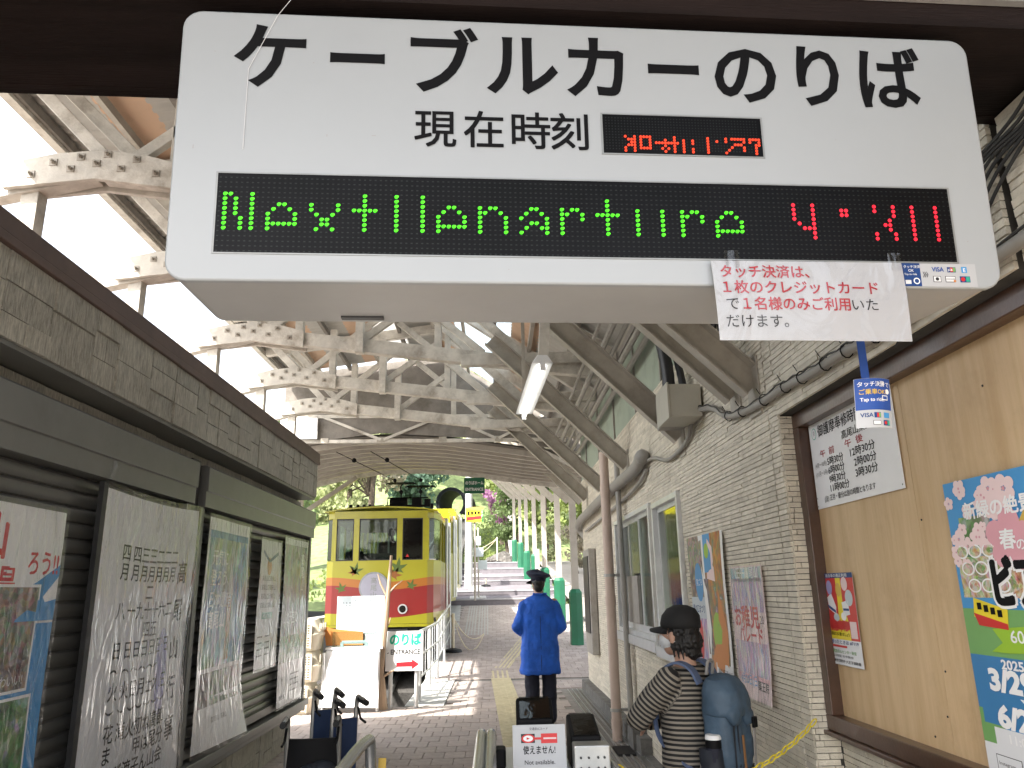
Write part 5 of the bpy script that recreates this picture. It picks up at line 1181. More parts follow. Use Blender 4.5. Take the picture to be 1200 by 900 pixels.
# wooden branch stand
t=thing('branch_pole',(-1.5,10.9,0),'bare forked wooden branch standing upright in front of the cable car','branch')
g=MB();g.tube([(-1.50,10.9,0),(-1.55,10.9,.5),(-1.49,10.9,1.2),(-1.44,10.9,2.0)],[.06,.045,.035,.018],8);part('trunk',g,M['wood_pole'],t,smooth=True)
for P,r_ in (([(-1.50,10.9,1.45),(-1.38,10.9,1.58),(-1.28,10.9,1.66)],.012),([(-1.49,10.9,1.45),(-1.58,10.9,1.62),(-1.62,10.9,1.75)],.013),([(-1.5,10.88,.42),(-1.36,10.85,.5)],.016),([(-1.51,10.9,1.0),(-1.45,10.9,1.1),(-1.43,10.9,1.17)],.012)):
    g=MB();g.tube(P,[r_*1.3]+[r_]*(len(P)-2)+[r_*.6],6);part('twig',g,M['wood_pole'],t,smooth=True)
# display stand: slanted panel, white box front, map board
t=thing('display_table',(-1.9,10.9,0),'white display table with a blank brightly lit front and clear acrylic box on top','table')
g=MB();g.add([(-2.30,10.62,.08),(-1.53,10.62,.06),(-1.55,10.80,.76),(-2.27,10.80,.76),(-2.30,10.65,.08),(-1.53,10.65,.06),(-1.55,10.84,.77),(-2.27,10.84,.77)],[(0,1,2,3),(4,7,6,5),(0,4,5,1),(1,5,6,2),(2,6,7,3),(3,7,4,0)]);part('front_panel',g,M['white'],t,bev=.01)
for x in (-2.28,-1.56):
    for y in (10.72,11.02):
        g=MB();g.tube([(x,y,0),(x,y,.74)],.018,8);part('leg',g,M['alu'],t)
g=MB();g.box(-2.28,-1.52,10.80,11.1,.772,.80);part('tabletop',g,M['white'],t)
g=MB();g.box(-2.20,-1.62,10.84,10.845,.80,1.0);g.box(-2.20,-2.195,10.845,11.05,.80,1.0);g.box(-1.625,-1.62,10.845,11.05,.80,1.0);part('acrylic_box',g,M['clear_glass'],t)
g=MB();g.tube([(-2.08,10.9,.86),(-1.75,10.9,.86)],.022,10);g.box(-2.1,-2.06,10.88,10.92,.80,.86);g.box(-1.77,-1.73,10.88,10.92,.80,.86);part('roller',g,M['paper_bluewhite'],t)
t=thing('map_board',(-1.87,11.14,.8),'grey-white board with a faint dotted timetable on the display table','board')
g=MB();g.box(-2.21,-1.55,11.12,11.14,.96,1.46);part('panel',g,M['paper_bluewhite'],t)
g=MB();g.box(-2.19,-2.16,11.125,11.15,.80,.96);g.box(-1.60,-1.57,11.125,11.15,.80,.96);part('support',g,M['white'],t)
s=Sheet((-2.21,11.12,.96),(1,0,0),(0,0,1),(0,-1,0),.66,.5);s.text('t_ink_grey','高尾山ケーブルカー時刻表',.22,.43,.028,fit=.26)
for j in range(9):
    for k in range(5 if j<8 else 8):s.rect('q_ink_grey',.08+.045*k,.10+.038*j,.095+.045*k,.112+.038*j)
for j in range(7):
    for k in range(6):
        if rnd.random()<.4:s.rect('q_paper_grey',.36+.045*k,.12+.04*j,.372+.045*k,.13+.04*j)
s.prints(t)
g=MB();g.prism([(-.30,0),(.2,0),(.2,.17),(-.24,.22),(-.34,.26)],(-2.02,11.04,.815),(1,0,0),(0,-.1,1),(0,-1,-.1),0,.012);tag(part('orange_board',g,M['orange']),'orange-brown board leaning on the display table under the map board','board')
g=MB();g.box(-1.80,-1.50,11.05,11.09,.80,.955);tag(part('blank_board',g,M['white']),'plain white panel standing right of the orange board','panel')
# crates (pet-carrier like plastic boxes)
def crate(z,label,dx):
    t=thing('plastic_crate',(-2.6+dx,10.8,z),label,'crate','cream plastic crates stacked behind the kiosk');x0,x1,y0,y1=-2.86+dx,-2.34+dx,10.58,11.08;h=.40
    g=MB();L_=[]
    for (zz,i) in ((0,.03),(.16,.0),(.19,-.015),(.21,-.015),(.22,.0),(h-.04,.05),(h-.012,.07)):L_.append(((x0+x1)/2,(y0+y1)/2,z+zz,(x1-x0)/2-i,(y1-y0)/2-i))
    g.rings(L_,28,5);part('shell',g,M['crate_cream'],t,smooth=True)
    g=MB();gx0,gx1,gz0,gz1=x0+.07,x1-.10,z+.05,z+.33;g.box(gx0,gx1,y0-.004,y0+.012,gz0,gz1);part('door_recess',g,M['dark_brown'],t)
    g=MB();nx=9;nz=9
    for k in range(nx+1):xx=gx0+(gx1-gx0)*k/nx;g.box(xx-.006,xx+.006,y0-.02,y0-.012,gz0,gz1)
    for k in range(nz+1):zz=gz0+(gz1-gz0)*k/nz;g.box(gx0,gx1,y0-.025,y0-.0205,zz-.006,zz+.006)
    part('door_grid',g,M['cream'],t)
    g=MB();g.box(gx0-.02,gx0-.002,y0-.02,y0+.02,gz0-.02,gz1+.02);g.box(gx1+.002,gx1+.02,y0-.02,y0+.02,gz0-.02,gz1+.02);g.box(gx0,gx1,y0-.02,y0+.02,gz1+.007,gz1+.02);part('door_frame',g,M['crate_cream'],t)
    g=MB();g.box((x0+x1)/2-.1,(x0+x1)/2+.1,y0+.2,y0+.24,z+h-.02,z+h+.0);part('handle',g,M['crate_cream'],t)
    for k in range(4):
        g=MB();g.box(x1-.0,x1+.01,y0+.08+.11*k,y0+.13+.11*k,z+.24,z+.34);part('vent_rib',g,M['crate_cream'],t)
crate(0,'bottom crate of the stack of three cream plastic carriers',-.02);crate(.39,'middle crate of the stack of three cream plastic carriers',.02);crate(.78,'top crate of the stack of three cream plastic carriers',0)
# rope posts on the platform
def ropepost(x,y,z,label,h=.75,rope=None):
    t=thing('rope_post',(x,y,z),label,'post');g=MB();g.tube([(x,y,z+.05),(x,y,z+h)],.035,10);part('post',g,M['cream'],t,smooth=True)
    g=MB();g.rings([(x,y,z,.2,.2),(x,y,z+.05,.17,.17),(x,y,z+.08,.05,.05)],16);part('base',g,M['black_rubber'],t,smooth=True)
    if rope:
        g=MB();a=V((x,y,z+h-.06));b=V(rope)
        for dz in (.25,.5):g.tube([a.lerp(b,k/8)-V((0,0,dz*4*(k/8)*(1-k/8))) for k in range(9)],.012,6)
        part('rope',g,M['cream'],t,smooth=True)
    return t
ropepost(-.90,17.0,.262,'cream rope post with drooping ropes beside the platform edge',.78,(-.25,17.3,.6))
ropepost(-1.35,28.5,1.40,'thin rope post on the left edge of the upper steps',1.0)
ropepost(-.35,30.6,1.66,'dark-footed rope post at the left of the upper platform',.3)
ropepost(.15,41.3,2.95,'cream rope post in front of the rocks at the top of the steps',1.3,(-2.0,43,3.6))
# tactile paving
def tactile(pts,w,mt,label,zf,flatdots=False):
    a=V((pts[0][0],pts[0][1],0));b=V((pts[1][0],pts[1][1],0));L_=(b-a).length;n=max(1,round(L_/.3));d=(b-a)/n;r=d.cross(V((0,0,1))).normalized()
    t=thing('tactile_strip',(a.x,a.y,zf(a.y)),label,'tactile paving')
    for k in range(n):
        p=a+d*k;q=a+d*(k+.975);g=MB();off=lambda P,s_,h_:V((P.x+r.x*s_,P.y+r.y*s_,zf(P.y)+h_))
        def slab(s0,s1,h0,h1,P=p,Q=q):
            g.add([off(P,s0,h0),off(P,s1,h0),off(Q,s1,h0),off(Q,s0,h0),off(P,s0,h1),off(P,s1,h1),off(Q,s1,h1),off(Q,s0,h1)],[(3,2,1,0),(4,5,6,7),(0,1,5,4),(1,2,6,5),(2,3,7,6),(3,0,4,7)])
        slab(-w/2,w/2,.001,.006);
        for j in range(4):
            c=-w/2+w*(j+.5)/4;slab(c-.018,c+.018,.0055,.011)
        part('tactile_tile',g,M[mt],t)
    return t
zr=lambda y:ramp(y) if ramp(y) is not None else next((b_+(c_-b_)*(y-a_)/(e_2-a_) for a_,_,b_,c_,e_2 in STEPS if a_<=y<=e_2),1.05)
tactile([(.28,6.5),(.07,14.9)],.34,'tactile_yellow','yellow tactile strip running from the gate towards the kink in the platform',zr)
tactile([(.10,15.15),(1.05,20.6)],.30,'tactile_yellow','yellow tactile strip slanting right behind the person in blue',zr)
tactile([(1.0,20.9),(.58,25.2)],.3,'tactile_grey','pale tactile strip leading up to the first step',zr)
for k,(x,) in enumerate(((-.62,),(-.30,),)):
    tactile([(x,19.2),(x-.06,25.3)],.30,'tactile_grey','pale ribbed strip on the %s side of the platform ramp'%('left' if k==0 else 'inner left'),zr)
tactile([(-.55,25.8),(-.6,27.7)],.55,'tactile_grey','pale ribbed strip on the lowest tread',zr);tactile([(-.65,28.1),(-.75,31.3)],.55,'tactile_grey','pale ribbed strip on the second tread',zr);tactile([(-.8,33.5),(-.9,36.8)],.55,'tactile_grey','pale ribbed strip on the fourth tread',zr)

# ================================================================ WHEELCHAIRS, RAIL, GATE
def wheelchair(loc,rz,wd,hz_,backc,label):
    t=thing('wheelchair',(0,0,0),label,'wheelchair','wheelchairs parked by the kiosk');w2=wd/2
    for s_ in (-1,1):
        g=MB();x=s_*w2
        g.tube(spline([(x,-.12,hz_-.01),(x,-.05,hz_),(x,.0,hz_-.05),(x,.02,.5),(x,.02,.25)]),.0125,8);part('back_tube',g,M['steel_rough'],t,smooth=True)
        g=MB();g.tube([(x,-.13,hz_-.012),(x,-.04,hz_-.002)],.0145,10);part('grip',g,M['black_rubber'],t,smooth=True)
        g=MB();g.tube([(x,-.02,hz_-.04),(x,-.06,hz_-.09),(x,-.12,hz_-.10)],.006,6);part('brake_lever',g,M['black'],t)
        g=MB();g.tube([(x,.02,.46),(x,.40,.46),(x,.46,.40),(x,.52,.14)],.0125,8);g.tube([(x,.02,.25),(x,.42,.25),(x,.42,.46)],.0125,8);part('side_frame',g,M['steel_rough'],t,smooth=True)
        g=MB();g.tube([(x,.02,.66),(x,.28,.66),(x,.33,.62),(x,.33,.46)],.010,8);part('arm_frame',g,M['steel_rough'],t,smooth=True)
        g=MB();g.box(x-.028,x+.028,.03,.30,.665,.70);part('armrest',g,M['black_rubber'],t,bev=.008)
        g=MB();xx=x+s_*.05;ring=[(xx,.05+.29*math.cos(a*PI/16),.30+.29*math.sin(a*PI/16)) for a in range(32)];g.tube(ring,.013,8,closed=True);wh=part('wheel',g,M['black_rubber'],t,smooth=True)
        g=MB();g.tube([(xx+s_*.03,.05+.25*math.cos(a*PI/12),.30+.25*math.sin(a*PI/12)) for a in range(24)],.007,6,closed=True);part('hand_rim',g,M['steel_rough'],wh,smooth=True)
        g=MB()
        for a in range(12):g.tube([(xx,.05,.30),(xx,.05+.28*math.cos(a*PI/6),.30+.28*math.sin(a*PI/6))],.002,4)
        g.tube([(xx-.03,.05,.30),(xx+.03,.05,.30)],.02,10);part('spokes',g,M['steel'],wh)
        g=MB();g.tube([(x,.44+.07*math.cos(a*PI/8),.08+.07*math.sin(a*PI/8)) for a in range(16)],.012,8,closed=True);g.tube([(x,.44,.08),(x,.42,.25)],.010,6);part('caster',g,M['black_rubber'],t,smooth=True)
    g=MB();n=10;vs=[]
    for i in range(n+1):
        u=-1+2*i/n
        for z in (.46,.60,hz_-.09):
            vs.append((u*w2,-.02*(1-u*u) if wd>.2 else -.015,z))
    for i in range(n+1):
        u=-1+2*i/n
        for z in (.46,.60,hz_-.09):vs.append((u*w2,.02-.02*(1-u*u),z))
    k=3*(n+1);fs=[]
    for i in range(n):
        for j in range(2):
            a=3*i+j;fs+=[(a,a+3,a+4,a+1),(k+a,k+a+1,k+a+4,k+a+3)]
        fs+=[(3*i+2,3*i+5,k+3*i+5,k+3*i+2),(3*i,k+3*i,k+3*i+3,3*i+3)]
    for i in (0,n):
        for j in range(2):fs.append((3*i+j,3*i+j+1,k+3*i+j+1,k+3*i+j))
    g.add(vs,fs);part('backrest',g,M[backc],t,smooth=True)
    g=MB();g.box(-w2,w2,.03,.42,.465,.49);part('seat',g,M[backc],t,bev=.01)
    g=MB();g.tube([(-w2,.1,.27),(w2,.3,.44)],.01,6);g.tube([(w2,.1,.27),(-w2,.3,.44)],.01,6);part('cross_brace',g,M['steel_rough'],t)
    for s_ in (-1,1):
        g=MB();g.box(s_*w2*.5-.05 if wd>.2 else s_*w2-.02,s_*w2*.5+.05 if wd>.2 else s_*w2+.02,.50,.62,.10,.115);part('footplate',g,M['black'],t)
    t.location=loc;t.rotation_euler=(0,0,rz);return t
wheelchair((-.87,3.93,-.06),R(4),.24,.99,'black','black-backed wheelchair standing open nearest the kiosk wall, back to the camera')
wheelchair((-.90,4.30,-.06),R(28),.11,1.065,'seat_blue','folded wheelchair with navy back beside the kiosk, left of the other folded one')
wheelchair((-.755,4.10,-.06),R(32),.12,1.05,'seat_blue','folded wheelchair with navy back, right one, next to the steel rail')
g=MB();g.ell((-.86,3.90,.66),(.09,.07,.08),10,8);g.ell((-.82,3.92,.70),(.07,.06,.05),9,7);tag(part('cloth_bundle',g,M['pack_dark'],smooth=True),'crumpled dark cloth lying on the black-backed wheelchair','cloth')
rt=thing('steel_rail',(-.5,2.9,0),'polished stainless steel guard rail in the lower left, ending above the wheelchairs','rail')
g=MB();g.tube(spline([(-.50,1.8,.93),(-.50,2.6,.95),(-.492,3.10,.96),(-.485,3.20,.90),(-.485,3.22,.5),(-.485,3.22,-.06)],6),.021,16);part('rail',g,M['steel'],rt,smooth=True)
g=MB();g.tube([(-.485,3.22,-.05),(-.485,3.22,.60)],.028,10);g.beam((-.46,3.26,.25),(-.445,3.24,.88),.03,.004);part('striped_sleeve',g,M['gold'],rt,smooth=True)
for k in range(4):
    g=MB();g.tube([(-.485,3.22,.05+k*.15),(-.485,3.22,.12+k*.15)],.0295,10);part('black_band',g,M['black'],rt)
# gate with card readers
gt=thing('ticket_gate',(.17,2.8,0),'stainless ticket gate counter with black card readers at the bottom of the picture','ticket gate')
g=MB();g.box(.0,.36,1.6,3.14,-.05,.90);part('cabinet',g,M['steel_rough'],gt,bev=.01)
g=MB();g.box(-.005,.365,1.59,3.15,.901,.925);part('top_plate',g,M['alu'],gt,bev=.005)
for dx in (-.035,.0):
    g=MB();g.tube(spline([(dx-.02,1.6,.99),(dx-.02,2.7,1.0),(dx-.02,2.98,1.0),(dx-.02,3.1,.96),(dx-.02,3.14,.85),(dx-.02,3.14,0)],5),.018,14);part('guard_rail',g,M['steel'],gt,smooth=True)
g=MB();g.tube(spline([(.385,1.6,.94),(.375,2.6,.95),(.37,3.05,.95),(.37,3.14,.88),(.37,3.14,0)],5),.013,12);part('guard_rail',g,M['steel'],gt,smooth=True)
def reader(x0,x1,y0,y1,z0,h,label=None):
    g=MB();g.add([(x0,y0,z0),(x1,y0,z0),(x1,y1,z0),(x0,y1,z0),(x0,y0,z0+h*.7),(x1,y0,z0+h*.7),(x1,y1,z0+h),(x0,y1,z0+h)],[(3,2,1,0),(4,5,6,7),(0,1,5,4),(1,2,6,5),(2,3,7,6),(3,0,4,7)]);b=part('card_reader',g,M['black'],gt,bev=.008)
    g=MB();g.add([(x0+.012,y0+.005,z0+h*.7+.004),(x1-.012,y0+.005,z0+h*.7+.004),(x1-.012,y1-.01,z0+h+.002),(x0+.012,y1-.01,z0+h+.002)],[(0,1,2,3)]);part('reader_face',g,M['dark_glass'],b)
reader(.07,.20,2.85,2.96,.925,.20);reader(.245,.345,2.72,2.90,.925,.15)
g=MB();g.box(.245,.36,2.62,2.70,.925,1.02);part('ticket_slot',g,M['steel_rough'],gt,bev=.005)
for x in (.265,.29,.32,.34):
    for z in (.955,.985):
        g=MB();g.tube([(x,2.62,z),(x,2.615,z)],.004,6);part('screw',g,M['dark_metal'],gt)
g=MB();g.box(-.005,.03,2.75,2.83,.93,.99);part('sensor',g,M['black'],gt,bev=.008)
g=MB();g.box(.10,.26,2.22,2.30,.9255,.927);part('label_strip',g,M['paper_bluewhite'],gt)
s=Sheet((.10,2.22,.927),(1,0,0),(0,1,0),(0,0,1),.16,.08);s.text('t_ink_blue','Tap to ride',.01,.03,.03,.02,fit=.09);s.prints(gt)
ns=thing('not_available_notice',(.14,2.68,.93),'white card reading Not available standing on the ticket gate','notice')
s=Sheet((.052,2.66,.93),(1,.015,0),(0,.25,1),(0,-1,.25),.172,.147);s.paper('card',M['notice_paper'],ns,2,2,.004)
s.text('t_ink_grey','交通系ICカード',.055,.131,.0095,fit=.06);s.rect('q_ink_grey',.027,.093,.072,.120);s.rect('q_red',.092,.091,.145,.120);s.disc('q_red|b',.050,.106,.022,.0012,20,.013);s.disc('q_paper_grey',.050,.106,.016,.0016,18,.009);s.rect('q_red|c',.068,.102,.094,.109,.0012);s.rect('q_pale_pink',.10,.103,.142,.108,.0012);s.poly('q_red|d',[(.045,.102),(.056,.106),(.045,.11)],.002)
s.text('t_ink','使えません!',.033,.062,.027,.012,fit=.104);s.text('t_ink_grey','Not available.',.037,.030,.0185,.006,fit=.098);s.prints(ns)
# yellow chain
ch=thing('chain',(.6,3.1,.8),'yellow plastic chain hanging from the ticket gate towards the wall behind the backpacker','chain')
n=30;A=V((.375,3.05,.885));B=V((1.42,3.62,.93));g=MB()
for k in range(n):
    t0=k/n;p=A.lerp(B,t0+.5/n)-V((0,0,.16*4*(t0)*(1-t0)));q=A.lerp(B,t0+1.2/n)-V((0,0,.16*4*(t0+1/n)*(1-t0-1/n)));d=(q-p).normalized();u=V((0,0,1)) if k%2 else V((0,1,0)).cross(d).cross(d)*-1
    sdn=d.cross(V((0,0,1))).normalized() if k%2 else V((0,0,1))
    g.tube([p+d*(.024*math.cos(a*PI/5))+sdn*(.011*math.sin(a*PI/5)) for a in range(10)],.0030,5,closed=True)
tag(part('links',g,M['yellow'],ch,smooth=True),kind='stuff')
# ================================================================ PEOPLE
def head_shapes(g,c,yaw=0,s=1):
    c=V(c);q=Matrix.Rotation(yaw,3,'Z')
    def E(o,r,n=14,m_=10):g.ell(c+q@(V(o)*s),[k*s for k in r],n,m_,q)
    E((0,0,.02),(.074,.094,.098));E((0,.025,-.045),(.056,.066,.062));E((0,.045,-.078),(.034,.034,.030))
    E((0,.098,-.022),(.013,.018,.022),8,6);E((0,.092,-.062),(.022,.012,.008),8,6);E((0,.088,.012),(.045,.010,.010),8,6)
    for s_ in (-1,1):E((s_*.077,-.005,-.018),(.010,.020,.032),8,6);E((s_*.030,.082,-.008),(.014,.010,.006),8,6)
def hand(g,w,d,up,s=1,side=1,curl=.6):
    """palm plus five bent fingers; w wrist, d direction of the hand, up = back of the hand"""
    w=V(w);d=V(d).normalized();up=V(up).normalized();r=d.cross(up).normalized()
    g.cap(w,.024*s,w+d*.05*s,.030*s);
    for k,(o,L_) in enumerate(((-.032,.062),(-.011,.074),(.011,.070),(.031,.056))):
        a=w+d*.075*s+r*o*s;b=a+(d-up*curl*.4).normalized()*L_*.5*s;c=b+(d-up*curl*1.3).normalized()*L_*.5*s
        g.cap(w+d*.03*s+r*o*.6*s,.013*s,a,.0115*s,8);g.cap(a,.0105*s,b,.0095*s,8);g.cap(b,.0095*s,c,.008*s,8)
    a=w+d*.03*s+r*side*.03*s;b=a+(d*.6+r*side-up*.3).normalized()*.035*s;g.cap(a,.013*s,b,.011*s,8);g.cap(b,.011*s,b+(d+r*side*.2-up*.4).normalized()*.03*s,.009*s,8)
def legs(g,hip=.88,w=.095,sp=.10,f=0,r=(.092,.066,.052),knee=.47,foot=True):
    for s_ in (-1,1):
        g.cap((s_*w,0,hip),r[0],(s_*sp,.015,knee),r[1]);g.cap((s_*sp,.015,knee),r[1],(s_*sp,0,.09),r[2])
# --- attendant in blue
at=thing('person',(0,0,0),'person in blue coat and navy peaked cap standing with back to the camera','person')
g=MB();head_shapes(g,(0,.01,1.575),R(28));g.cap((0,-.01,1.40),.058,(0,.0,1.50),.052)
g.rings([(0,0,.86,.15,.10),(0,0,1.0,.145,.095),(0,0,1.2,.165,.105),(0,0,1.36,.165,.09),(0,0,1.43,.06,.055)],16)
legs(g,.86,.085,.095,0,(.075,.055,.04))
for s_ in (-1,1):
    g.cap((s_*.18,0,1.35),.05,(s_*.235,.0,1.08),.042);g.cap((s_*.235,.0,1.08),.042,(s_*.13,.20,.99),.028);g.ell((s_*.095,.05,.035),(.042,.12,.035))
    hand(g,(s_*.12,.215,.985),(-s_*.9,.35,-.1),(0,.6,.8),1,-s_)
blob('body',g,M['skin'],at,.0075,3)
g=MB();legs(g,.84,.088,.10,0,(.105,.085,.078),.47);g.rings([(0,0,.70,.17,.12),(0,0,.95,.16,.11)],16);blob('trousers',g,M['trouser_navy'],at,.009,5,folds=.022,fs=.08)
g=MB();g.rings([(0,.0,.555,.232,.150),(0,0,.57,.236,.155),(0,0,.75,.228,.148),(0,0,.95,.218,.135),(0,0,1.12,.218,.132),(0,0,1.26,.222,.128),(0,-.005,1.345,.212,.112),(0,-.01,1.40,.150,.088),(0,-.01,1.44,.085,.072)],28,2.3)
for s_ in (-1,1):
    g.cap((s_*.178,-.01,1.315),.074,(s_*.255,-.01,1.08),.066);g.cap((s_*.262,-.01,1.08),.067,(s_*.19,.17,1.0),.052)
    g.rings([(s_*.222,.02,1.0,.05,.07),(s_*.262,-.01,1.1,.062,.066)],10)
g.rings([(0,-.005,1.415,.088,.078),(0,-.005,1.45,.078,.07)],16);g.rings([(0,0,.59,.24,.158),(0,0,.60,.24,.158)],24,2.3)
blob('coat',g,M['coat_blue'],at,.0085,5,folds=.030,fs=.11)
g=MB();g.tube([(-.07,-.062,1.452),(-.03,-.082,1.447),(.03,-.082,1.447),(.07,-.062,1.452),(.088,-.02,1.45)],.013,8);part('collar',g,M['coat_blue'],at,smooth=True)
g=MB();g.tube([(0,-.152,.60),(0.002,-.136,.9),(0,-.135,1.2)],.003,5);part('seam',g,M['cap_navy'],at)
g=MB();g.ell((0,-.005,1.585),(.080,.094,.085));g.ell((0,-.035,1.53),(.064,.058,.05));g.ell((-.0,-.05,1.50),(.05,.03,.03));blob('hair',g,M['hair'],at,.006,1,folds=.010,fs=.018)
cp_=MB();q=Matrix.Rotation(R(28),4,'Z')@Matrix.Rotation(R(-3),4,'X')@Matrix.Rotation(R(5),4,'Y')
def capr(L_,n=28):
    rg=[]
    for (z,rx,ry,yo,tz) in L_:
        rg.append([V((0,0,1.605))+(q@V((rx*math.cos(2*PI*k/n),yo+ry*math.sin(2*PI*k/n),z+tz*math.sin(2*PI*k/n)))) for k in range(n)])
    return rg
cp_.loft(capr([(-.012,.083,.100,0,0),(.030,.086,.104,0,.0),(.038,.105,.120,0,.006),(.064,.143,.150,.0,.022),(.078,.146,.153,.0,.028),(.094,.132,.138,0,.03),(.106,.09,.095,0,.03),(.110,.02,.02,0,.03)]));part('cap',cp_,M['cap_navy'],at,smooth='full')
g=MB();g.loft([[V((0,0,1.62))+(q@V((rr_*.09*math.cos(a),rr_*.10*math.sin(a)+.01,-.012-(.03 if rr_>1 else 0)+dz))) for a in [PI*.15+PI*.7*k/10 for k in range(11)]] for rr_,dz in ((.9,0),(1.5,0),(1.5,-.006),(.9,-.008))],cap=False);part('peak',g,M['black'],at)
for s_ in (-1,1):
    g=MB();g.rings([(s_*.095,.05,.0,.045,.13),(s_*.095,.05,.03,.05,.135),(s_*.095,.04,.06,.045,.12),(s_*.095,.0,.10,.045,.06)],16);part('shoe',g,M['black'],at,smooth='full')
at.location=(.52,9.4,0);at.rotation_euler=(0,0,R(2));at.scale=(1.0,1,1.0)
# --- traveller in striped jersey
tr=thing('person',(0,0,0),'person in black cap and black-and-grey striped jersey with folded arms by the posters','person')
g=MB();head_shapes(g,(0,.03,1.565),R(4),1.04);g.cap((0,-.01,1.40),.055,(0,.012,1.50),.052)
g.rings([(0,0,.86,.15,.10),(0,0,1.1,.145,.095),(0,0,1.34,.16,.09),(0,0,1.42,.06,.055)],16);legs(g,.86,.085,.095,0,(.075,.055,.04))
AR_={-1:((-.175,.0,1.345),(-.215,.17,1.155),(-.02,.285,1.165)),1:((.175,.0,1.345),(.215,.15,1.13),(.03,.26,1.10))}
for s_ in (-1,1):
    a,b,c=AR_[s_];g.cap(a,.045,b,.04);g.cap(b,.04,c,.028);hand(g,c,(-s_*.95,-.12,.1),(0,.8,.5),1,1);g.ell((s_*.095,.05,.035),(.042,.12,.035))
blob('body',g,M['skin'],tr,.0075,3)
g=MB();legs(g,.84,.092,.11,0,(.108,.085,.07));g.rings([(0,0,.74,.175,.12),(0,0,.90,.165,.112),(0,0,.97,.160,.108)],18);g.ell((-.165,.02,.80),(.03,.06,.09));blob('trousers',g,M['trouser_black'],tr,.009,5,folds=.025,fs=.08)
g=MB();g.rings([(0,.005,.895,.172,.128),(0,.005,.93,.176,.130),(0,.005,1.05,.168,.122),(0,0,1.2,.176,.118),(0,0,1.32,.178,.108),(0,-.01,1.375,.135,.088),(0,-.01,1.405,.078,.068)],26,2.2)
for s_ in (-1,1):
    a,b,c=AR_[s_];g.cap(a,.070,b,.063);g.cap(b,.062,c,.044)
sa=[(V(AR_[s_][k]),V(AR_[s_][k+1]),.25*k) for s_ in (-1,1) for k in (0,1)]
def stripef(p):
    best=abs(p.x)/2 if False else 1e9;val=p.z+.012*math.sin(p.x*9)
    if abs(p.x)<.15 and p.y<.13:return val
    for a,b,o_ in sa:
        d=b-a;t=(p-a).dot(d)/d.length_squared;q_=(a+d*max(0,min(1,t))-p).length
        if q_<.085 and q_<best:best=q_;val=1.345-o_+ -t*d.length
    return val
blob('jersey',g,M['jersey'],tr,.0075,4,stripes=stripef,folds=.022,fs=.09)
g=MB();g.ell((0,.005,1.58),(.085,.098,.095));g.ell((0,-.045,1.53),(.075,.062,.075));g.ell((0,-.06,1.475),(.055,.035,.04))
for k in range(14):
    a=PI*.95+PI*1.1*k/13;g.cap((.07*math.cos(a),.01+.085*math.sin(a),1.52),.014,(.074*math.cos(a)+rnd.uniform(-.008,.008),-.0+.092*math.sin(a),1.455+rnd.uniform(-.012,.012)),.005,6)
blob('hair',g,M['hair'],tr,.0055,1,folds=.016,fs=.018)
g=MB();g.rings([(0,.01,1.595,.093,.112),(0,.01,1.62,.094,.113),(0,.005,1.66,.089,.106),(0,-.0,1.695,.066,.080),(0,-.0,1.712,.03,.04),(0,0,1.716,.006,.008)],26);part('cap',g,M['cap_black'],tr,smooth='full')
g=MB();N_=12;o1=[];o2=[]
for k in range(N_+1):
    a=PI*.12+PI*.76*k/N_;o1.append(V((.088*math.cos(a),.01+.106*math.sin(a),1.605)));ex=.085*math.sin((a-PI*.12)/(PI*.76)*PI)**.6;o2.append(V((.082*math.cos(a),.01+.106*math.sin(a)+ex,1.590-.02*abs(math.cos(a)))))
g.add(o1+o2+[p-V((0,0,.007)) for p in o1]+[p-V((0,0,.007)) for p in o2],[f for k in range(N_) for f in ((k,k+1,N_+2+k,N_+1+k),(2*N_+2+k,3*N_+3+k,3*N_+4+k,2*N_+3+k),(N_+1+k,N_+2+k,3*N_+4+k,3*N_+3+k))]);part('brim',g,M['cap_black'],tr,smooth='full')
g=MB();g.rings([(0,.060,1.478,.038,.050),(0,.066,1.50,.058,.066),(0,.068,1.535,.066,.070),(0,.076,1.562,.054,.062),(0,.09,1.575,.03,.04)],22);part('face_mask',g,M['mask_white'],tr,smooth='full')
g=MB();g.tube([(-.050,.085,1.545),(-.07,.05,1.558),(-.083,.005,1.565)],.002,5);g.tube([(-.05,.075,1.50),(-.07,.04,1.52),(-.083,.0,1.53)],.002,5);part('mask_loop',g,M['mask_white'],tr)
for s_ in (-1,1):
    g=MB();g.rings([(s_*.105,.05,.0,.045,.13),(s_*.105,.05,.03,.05,.135),(s_*.105,.0,.10,.045,.06)],16);part('shoe',g,M['black'],tr,smooth='full')
LOC=V((.89,3.78,-.10));S_=.885;RZ=R(46)
tr.location=LOC;tr.rotation_euler=(0,0,RZ);tr.scale=(S_,S_,S_)
# --- backpack, worn on the traveller's back (own thing)
bk=thing('backpack',(0,0,0),'blue-grey hiking backpack with navy bottle pocket worn by the person in the striped jersey','backpack')
g=MB();g.rings([(0,-.21,.84,.110,.065),(0,-.215,.88,.130,.085),(0,-.22,1.0,.136,.095),(0,-.215,1.12,.132,.092),(0,-.21,1.24,.126,.085),(0,-.20,1.30,.115,.075)],26,2.8)
blob('main_bag',g,M['pack_blue'],bk,.008,4,folds=.022,fs=.07)
g=MB();g.rings([(0,-.225,1.185,.138,.102),(0,-.225,1.23,.141,.105),(0,-.22,1.30,.132,.095),(0,-.205,1.355,.105,.07),(0,-.20,1.375,.05,.035)],26,2.6);g.ell((-.08,-.30,1.19),(.05,.03,.05));g.ell((.05,-.305,1.18),(.05,.03,.05));blob('lid',g,M['pack_blue'],bk,.008,5,folds=.020,fs=.07)
